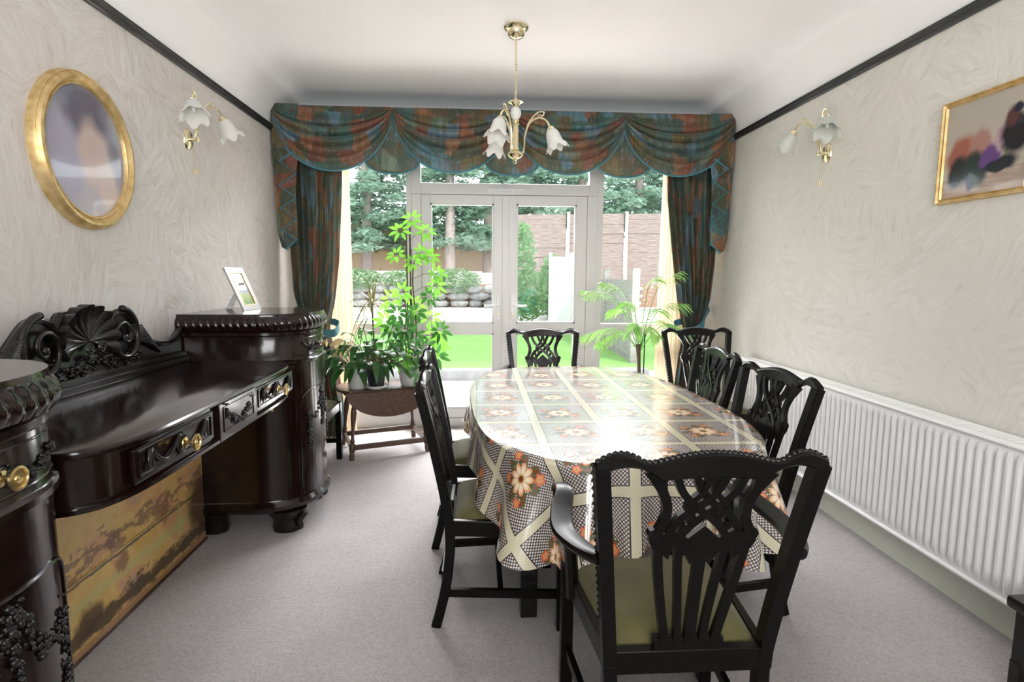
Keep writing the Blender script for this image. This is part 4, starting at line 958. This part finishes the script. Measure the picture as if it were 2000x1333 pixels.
def leaf(m, p, d, L_, W_, up=V((0, 0, 1)), droop=.3, n=6, fold=.15, tip=.0):
    d = V(d).normalized(); side_ = d.cross(up)
    if side_.length < .05: side_ = V((1, 0, 0))
    side_.normalize(); nr = side_.cross(d).normalized(); rows = []
    for i in range(n+1):
        q = i/n; c = V(p)+d*L_*q*(1-.2*droop*q)+V((0, 0, -1))*droop*L_*q*q; w_ = W_*.5*(sin(pi*min(1, q**.8))**.8 if 0 < q < 1 else .02)
        rows.append([m.b.verts.new(c-side_*w_+nr*fold*w_), m.b.verts.new(c), m.b.verts.new(c+side_*w_+nr*fold*w_)])
    for a, b in zip(rows, rows[1:]):
        m.b.faces.new((a[0], a[1], b[1], b[0])); m.b.faces.new((a[1], a[2], b[2], b[1]))
rd = random.Random(5)
def rdir(lo=-.2, hi=.8):
    a = rd.uniform(0, 2*pi); return V((cos(a), sin(a), rd.uniform(lo, hi))).normalized()
TTZ = TT+.001
# schefflera
B = V((-.505, 4.16, TTZ)); t = thing('umbrella_plant', 'tall bright green umbrella plant tied to a black stake in a big white pot', 'plant', B)
MB().lathe([(0, 0), (.065, 0), (.072, .01), (.090, .09), (.098, .16), (.100, .175), (.092, .175), (.085, .15), (0, .145)], seg=28, cap=False).build('pot', 'pot_white', t)
MB().tube([(.01, 0, .10), (.01, 0, 1.20)], .006, 8).build('stake', 'stake', t)
m = MB(); lf = MB(); ld = MB()
def whorl(mm, p, d, L_, n_=8, W_=.034):
    d = V(d).normalized(); u_ = d.cross(V((.3, .2, 1))).normalized(); v_ = d.cross(u_)
    for k in range(n_):
        a = 2*pi*k/n_+rd.uniform(-.15, .15); dd = (u_*cos(a)+v_*sin(a))+d*rd.uniform(.1, .35); leaf(mm, V(p)+dd.normalized()*.018, dd, L_*rd.uniform(.8, 1.1), W_*rd.uniform(.85, 1.15), d, rd.uniform(.1, .35), 5)
nodes = [(-.08, .44, -.17, -.02), (.0, .40, -.02, -.12), (.03, .15, .10, -.12), (-.05, .16, -.04, -.14), (.06, .38, .22, -.02), (.05, .2, .2, -.08), (.02, .56, .05, .02), (-.02, 1.17, .03, -.05), (.02, 1.08, .13, -.03), (-.05, 1.10, -.05, -.06), (-.02, .93, -.09, .0), (.04, .95, .10, 0), (.06, .92, .15, -.02), (.05, .80, .20, .0), (-.04, .86, .03, -.03), (.05, .70, .19, -.03), (.04, .62, .14, .03),
         (-.05, .66, -.04, -.08), (-.06, .60, -.13, -.02), (-.05, .50, -.08, -.07), (.03, .50, .05, -.08), (.05, .45, .15, -.02), (-.04, .40, -.12, -.05), (.0, .36, .04, -.10), (.05, .33, .17, -.04), (-.05, .30, -.08, -.08), (.04, .25, .12, -.10), (.0, .20, .03, -.13), (-.04, .22, -.10, -.10), (.0, .10, .08, -.14), (0, .27, .20, .04)]
for sx, ztop in ((-.02, 1.12), (.02, 1.0), (-.04, .62), (.045, .9)):
    m.tube(smoothpath([(sx*.4, sx, .14), (sx, .02, .4), (sx*.6, -.015, .75 if ztop > .8 else .5), (sx*.8, .0, ztop)], 5), .0055, 6)
for i, (bx, z, dx, dy) in enumerate(nodes):
    p0 = V((bx*.3, 0, z-.02)); p1 = V((dx, dy, z+.03+rd.uniform(-.01, .02)))
    if abs(dx)+abs(dy) > .04: m.tube([p0, p0.lerp(p1, .5)+V((0, 0, .02)), p1], .0018, 5)
    d = V((dx*1.5+rd.uniform(-.2, .2), -.7+dy*4, .55 if z > .75 else .25)); big = .082 if z > .6 else .095
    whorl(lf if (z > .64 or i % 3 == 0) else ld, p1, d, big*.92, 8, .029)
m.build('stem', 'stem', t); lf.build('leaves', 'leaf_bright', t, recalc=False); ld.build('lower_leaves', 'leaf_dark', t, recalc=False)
# peace lily in black pot on saucer
B = V((-.735, 4.045, TTZ)); t = thing('peace_lily', 'dark glossy leafy plant in a black pot in the middle of the plant table', 'plant', B+V((0, 0, .012)))
MB().lathe([(0, .006), (.052, .006), (.070, .12), (.072, .135), (.066, .135), (.064, .12), (0, .115)], seg=24, cap=False).build('pot', 'pot_black', t)
MB().lathe([(0, 0), (.062, 0), (.088, .018), (.092, .026), (.088, .028), (.06, .006), (0, .005)], B, 28, cap=False).build('saucer', 'pot_white', label='white saucer under the black plant pot on the small drop-leaf table', category='saucer')
m = MB(); st = MB()
for k in range(95):
    a = rd.uniform(0, 2*pi); el = rd.uniform(.2, 1.4); d = V((cos(a)*cos(el), sin(a)*cos(el), sin(el))); Ls = rd.uniform(.06, .20); p0 = V((cos(a)*.02, sin(a)*.02, .12)); p1 = p0+d*Ls*1.5
    st.tube([p0, p1], .0022, 5); leaf(m, p1, d+V((0, 0, -.35)), rd.uniform(.11, .18), rd.uniform(.045, .066), V((0, 0, 1)), rd.uniform(.5, 1.1), 7)
st.build('stem', 'stem', t); m.build('leaves', 'leaf_dark', t, recalc=False)
# patterned white planter with leafy plant
B = V((-.872, 4.06, TTZ)); t = thing('leafy_pot_plant', 'dark green drooping plant in a white planter on the left of the plant table', 'plant', B)
MB().lathe([(0, 0), (.058, 0), (.066, .02), (.070, .14), (.073, .150), (.066, .15), (.064, .13), (0, .125)], seg=24, cap=False).build('pot', 'pot_white', t)
m = MB(); st = MB()
for k in range(58):
    a = rd.uniform(0, 2*pi); el = rd.uniform(.1, 1.3); d = V((cos(a)*cos(el), sin(a)*cos(el), sin(el))); Ls = rd.uniform(.04, .21); p0 = V((cos(a)*.03, sin(a)*.03, .135)); p1 = p0+d*Ls
    st.tube([p0, p1], .0022, 5); leaf(m, p1, d+V((0, 0, -.4)), rd.uniform(.09, .15), rd.uniform(.04, .06), V((0, 0, 1)), rd.uniform(.6, 1.3), 7)
st.build('stem', 'stem', t); m.build('leaves', 'leaf_dark', t, recalc=False)
# pink-leaved plant, dracaena
B = V((-.905, 4.17, TTZ)); t = thing('pink_leaf_plant', 'pot plant with a few large pinkish leaves at the far left of the plant table', 'plant', B)
MB().lathe([(0, 0), (.036, 0), (.045, .10), (.047, .11), (.042, .11), (.040, .095), (0, .09)], seg=20, cap=False).build('pot', 'pot_white', t)
m = MB(); st = MB()
for dx, dy, z, d, L_ in ((-.10, -.06, .30, (-.3, -.3, -.9), .13), (-.06, -.08, .33, (-.9, -.3, .1), .11), (-.01, -.05, .27, (.4, -.5, .3), .08), (-.05, .03, .26, (-.6, .4, .1), .10)):
    st.tube(smoothpath([(0, 0, .09), (dx*.4, dy*.4, z*.7), (dx, dy, z)], 4), .0022, 5); leaf(m, (dx, dy, z), d, L_, .075, V((0, -.6, .8)), .3, 7)
st.build('stem', 'stem', t); m.build('leaves', 'leaf_pink', t, recalc=False)
B = V((-.78, 4.20, TTZ)); t = thing('dracaena', 'spiky thin-leaved dracaena on a bare stem rising from the plant table', 'plant', B)
MB().lathe([(0, 0), (.045, 0), (.055, .10), (.057, .115), (.05, .115), (.048, .10), (0, .095)], seg=20, cap=False).build('pot', 'pot_black', t)
MB().tube([(0, 0, .09), (.005, 0, .30), (-.004, 0, .62)], .006).build('stem', 'stem', t); m = MB()
for k in range(46):
    a = rd.uniform(0, 2*pi); el = rd.uniform(-.1, 1.35); d = V((cos(a)*cos(el), sin(a)*cos(el), sin(el))); leaf(m, (-.004, 0, rd.uniform(.50, .64)), d, rd.uniform(.20, .32), .010, V((0, 0, 1)), rd.uniform(.3, 1.1)*(1.25-el*.8), 8)
m.build('leaves', 'leaf_red', t, recalc=False)
# palm on the floor
B = V((1.20, 4.12, 0)); t = thing('parlour_palm', 'feathery green palm standing behind the table in front of the right window', 'plant', B)
MB().lathe([(0, 0), (.10, 0), (.13, .22), (.135, .25), (.125, .25), (.12, .22), (0, .21)], seg=28, cap=False).build('pot', 'pot_black', t)
MB().tube([(0, 0, .2), (.012, 0, .45), (.0, 0, .66), (-.01, 0, .80)], [.016, .015, .014, .020], 8).build('trunk', 'stem', t)
MB().tube([(.035, 0, .2), (.04, 0, .89)], .0045, 6).build('stake', 'stake', t)
m = MB(); st = MB()
fr_ = [(-.44, -.02, 1.20, .40), (-.30, -.05, 1.26, .25), (.29, -.02, 1.34, .25), (.12, .03, 1.30, .2), (.26, .02, .94, .35), (.40, -.05, .90, .45), (-.32, -.05, .82, .50), (-.42, .03, .86, .5), (-.08, -.10, .92, .3), (.20, .08, 1.05, .3), (-.20, .10, 1.05, .3), (-.15, -.12, 1.12, .3), (.10, -.15, .88, .4), (.35, .02, 1.10, .3)]
for dx, dy, z, sag in fr_:
    p0 = V((0, 0, .74)); p3 = V((dx, dy, z)); mid = V((dx*.42, dy*.42, .74+(z-.74)*.62+.10)); path = smoothpath([p0, mid, p3], 13); st.tube(path, [.0035-.0025*i/(len(path)-1) for i in range(len(path))], 5)
    n = len(path); hd_ = (p3-p0); pr = V((-hd_.y, hd_.x, 0))
    for i in range(int(n*.40), n):
        q = (i/n-.42)/.58; d = (path[min(i+1, n-1)]-path[i-1]).normalized(); sd = d.cross(V((0, 0, 1)));
        if sd.length < .1: sd = V((0, 1, 0))
        sd.normalize(); Ll = .135*(sin(pi*(.15+.75*q)))
        for s in (-1, 1): leaf(m, path[i], d*.62+sd*s*.70+V((0, 0, -.38+rd.uniform(-.15, .15))), Ll*1.0, .0082, V((.3, -.8, .5)), .35, 4)
st.build('frond_stem', 'leaf_palm', t); m.build('palm_foliage', 'leaf_palm', t, recalc=False)

# corner of a dark low cabinet at the right edge
t = thing('low_table', 'corner of a dark low wooden table at the bottom right edge of the view', 'table', (1.76, 1.36, 0), 0)
MB().box(-.12, .12, -.2, .2, .285, .325, .012).build('table_top', 'ebony', t); MB().box(-.10, .10, -.18, .18, .10, .285).build('apron', 'ebony', t, smooth=False)
for sx in (-1, 1):
    for sy in (-1, 1): MB().box(sx*.085-.018, sx*.085+.018, sy*.165-.018, sy*.165+.018, 0, .12, .004).build('leg', 'ebony', t, smooth=False)

# ------------------------------------------------------------------ garden
struct(MB().box(-12, 14, 4.86, 7.40, -.14, -.09).build('patio', 'paving', smooth=False))
struct(MB().box(-12, 2.3, 7.40, 7.62, -.14, .045).build('kerb', 'kerb', smooth=False))
struct(MB().box(-16, 16, 7.6, 15.6, -.14, .03).build('lawn', 'grass', smooth=False))
struct(MB().box(-20, 20, 15.6, 23.2, -.14, .035).build('gravel_path', 'gravel', smooth=False))
struct(MB().box(-24, 24, 23.0, 44, -.14, .95).build('raised_garden_bed', 'earth', smooth=False))
MB().box(-3.4, .7, 5.0, 5.55, -.09, -.075).build('paving_strip', 'earth', smooth=False, label='red-brown paved strip on the patio just outside the left window', category='paving')
rk = random.Random(3); i = 0
for row in range(3):
    x = -9+row*.3
    while x < 6:
        w_ = rk.uniform(.45, 1.0); m = MB(); m.ball((0, 0, 0), 1, 2, (w_*.53, .32, .19))
        for v in m.b.verts: v.co *= 1+rk.uniform(-.10, .10); v.co.z = max(-.16, min(.16, v.co.z))
        o = m.build('rock', 'rock', smooth=False, category='rock', group='rocks of the garden wall', label='grey rock laid in the low dry stone wall at the end of the gravel')
        o.location = (x+w_*.5, 22.75-.10*row+.0, .19+row*.29); x += w_*1.02
MB().box(-9, 9, 23.2, 23.5, .9, 1.42).build('garden_terrace', 'concrete', smooth=False, label='pale concrete retaining wall above the rocks at the back of the garden', category='terrace')
def foliage(m, c, r, n_, size, rnd, flat=1.0):
    for _ in range(n_):
        d = V((rnd.gauss(0, 1), rnd.gauss(0, 1), rnd.gauss(0, 1))).normalized()*rnd.uniform(.35, 1)**.6; p = V(c)+V((d.x*r[0], d.y*r[1], d.z*r[2]))
        a = V((rnd.uniform(-1, 1), rnd.uniform(-1, 1), rnd.uniform(-.6, .6)*flat)).normalized()*size*rnd.uniform(.6, 1.3); b = a.cross(V((rnd.uniform(-1, 1), rnd.uniform(-1, 1), rnd.uniform(-1, 1)))).normalized()*size*rnd.uniform(.25, .5)
        m.b.faces.new([m.b.verts.new(p-a), m.b.verts.new(p-b), m.b.verts.new(p+a), m.b.verts.new(p+b)])
# shrubs on the rock wall
for k, (x, y, z, rx_, rz_, lab) in enumerate(((-7.3, 22.35, 1.0, 1.3, .5, 'green shrub left of the lawn seen through the left window'), (-4.9, 22.35, 1.15, 1.2, .45, 'trailing green plant over the rock wall behind the umbrella plant'), (-2.6, 22.35, 1.15, 1.4, .40, 'trailing green plant over the rock wall seen in left door'), (-.9, 22.35, 1.1, 1.0, .5, 'trailing green plant over the rock wall beside the door handles'), (1.25, 15.4, .75, .65, .75, 'leafy shrub by the path in the right door'), (1.12, 14.9, 1.75, .38, .95, 'upright yellow green shrub in the right door'), (2.15, 16.6, 1.0, .45, 1.0, 'dense shrub beside the white panel in the right door'), (-7.0, 17.0, 1.1, 1.0, 1.1, 'bushy green shrub by the fence through the left window'))):
    m = MB(); foliage(m, (0, 0, 0), (rx_, .5, rz_), 900, .09, random.Random(k)); o = m.build('shrub', 'leaf_bush', smooth=False, recalc=False, category='shrub', label=lab); o.location = (x, y, z)
# tan closeboard fence panels at the back left
for k in range(7):
    x = -13.5+k*2.1; t = thing('fence_panel', 'tan closeboard fence panel behind the conifers', 'fence', (x, 27.5, .95), 0, 'tan fence panels')
    MB().box(0, 2.0, 0, .04, .55, 2.75).build('boards', 'fence_tan', t, smooth=False); m = MB()
    for z in (.6, 1.5, 2.4): m.box(0, 2.0, -.05, 0, z, z+.10)
    m.build('rail', 'fence_tan', t, smooth=False); MB().box(2.0, 2.1, -.06, .04, 0, 2.85).build('post', 'fence_tan', t, smooth=False)
# weathered waney board fence at the right
for k in range(6):
    x = 1.2+k*1.95; y = 20.0-k*.35; t = thing('fence_panel', 'weathered brown horizontal board fence panel at the right of the garden', 'fence', (x, y, 0), radians(-10), 'weathered fence panels')
    m = MB(); z = 1.0
    while z < 3.35: m.box(0, 1.85, rk.uniform(-.01, .02), .04, z, z+.17+rk.uniform(0, .02)); z += .16
    m.build('boards', 'fence_brown', t, smooth=False); MB().box(-.10, 0, -.06, .08, 0, 3.5).build('post', 'concrete', t, smooth=False)
# pale side fence receding on the right
for k in range(6):
    y = 8.15+k*1.85; t = thing('fence_panel', 'silvered side fence panel receding from the near post', 'fence', (2.28, y, -.1), 0, 'silvered side fence panels')
    m = MB()
    for q in range(7): m.box(-.01-.012*(q % 2), .03, .08, 1.83, .02+q*.19, .21+q*.19)
    m.build('boards', 'fence_pale', t, smooth=False); MB().box(-.05, .06, -.05, .06, 0, 1.52).build('post', 'fence_pale', t, smooth=False)
MB().box(1.70, 2.18, 13.3, 13.36, .03, 1.75, .01).box(1.66, 1.72, 13.26, 13.4, .03, 1.85, .01).box(2.16, 2.22, 13.26, 13.4, .03, 1.85, .01).build('sunlit_fence_end', 'white', smooth=False, label='white panel standing for the sunlit end of the fence seen in the right door', category='panel')  # sunlight on the fence end, put in as a white panel
MB().lathe([(0, 0), (.26, 0), (.30, .5), (.33, .8), (.34, .82), (0, .86)], (1.65, 18.5, .04), 20, cap=False).build('garden_bin', 'bin', label='green garden bin standing among the shrubs in the right door', category='bin')
struct(MB().box(2.3, 14, 4.86, 16, -.14, .01).build('side_path', 'gravel', smooth=False))
# conifers
tr = random.Random(11)
for k, (x, y, h, r) in enumerate(((-9.6, 25.5, 10, 2.0), (-7.3, 26.2, 11, 2.1), (-5.0, 25.8, 10.5, 1.9), (-3.1, 26.4, 11, 2.0), (-1.3, 25.6, 10, 1.7), (.4, 26.6, 11, 1.8), (2.6, 25.5, 10, 1.7), (4.4, 24.5, 10.5, 2.1), (6.9, 24.6, 10, 2.3), (9.4, 25.5, 11, 2.4))):
    t = thing('conifer', ['tall conifer with a bare trunk and sweeping green branches at the back of the garden', 'tall conifer rising behind the weathered fence on the right'][k > 5], 'tree', (x, y, .95), 0, ['conifers above the tan fence', 'conifers above the weathered fence'][k > 5])
    MB().tube([(0, 0, 0), (.05, 0, 3), (0, 0, h)], [.27, .22, .06], 10).build('trunk', 'bark', t); m = MB()
    zb = 1.8 if k <= 5 else 2.7
    for _ in range(84):
        z = zb+(h-zb)*tr.random()**1.25; a = tr.uniform(0, 2*pi); L_ = r*(1-.55*(z-zb)/(h-zb))*tr.uniform(.7, 1.15)
        for q in (.35, .65, .95):
            foliage(m, (cos(a)*L_*q, sin(a)*L_*q, z-.35*q*L_*.6), (.46, .46, .20), 34, .16, tr, .5)
    m.build('foliage', 'leaf_tree', t, smooth=False, recalc=False)
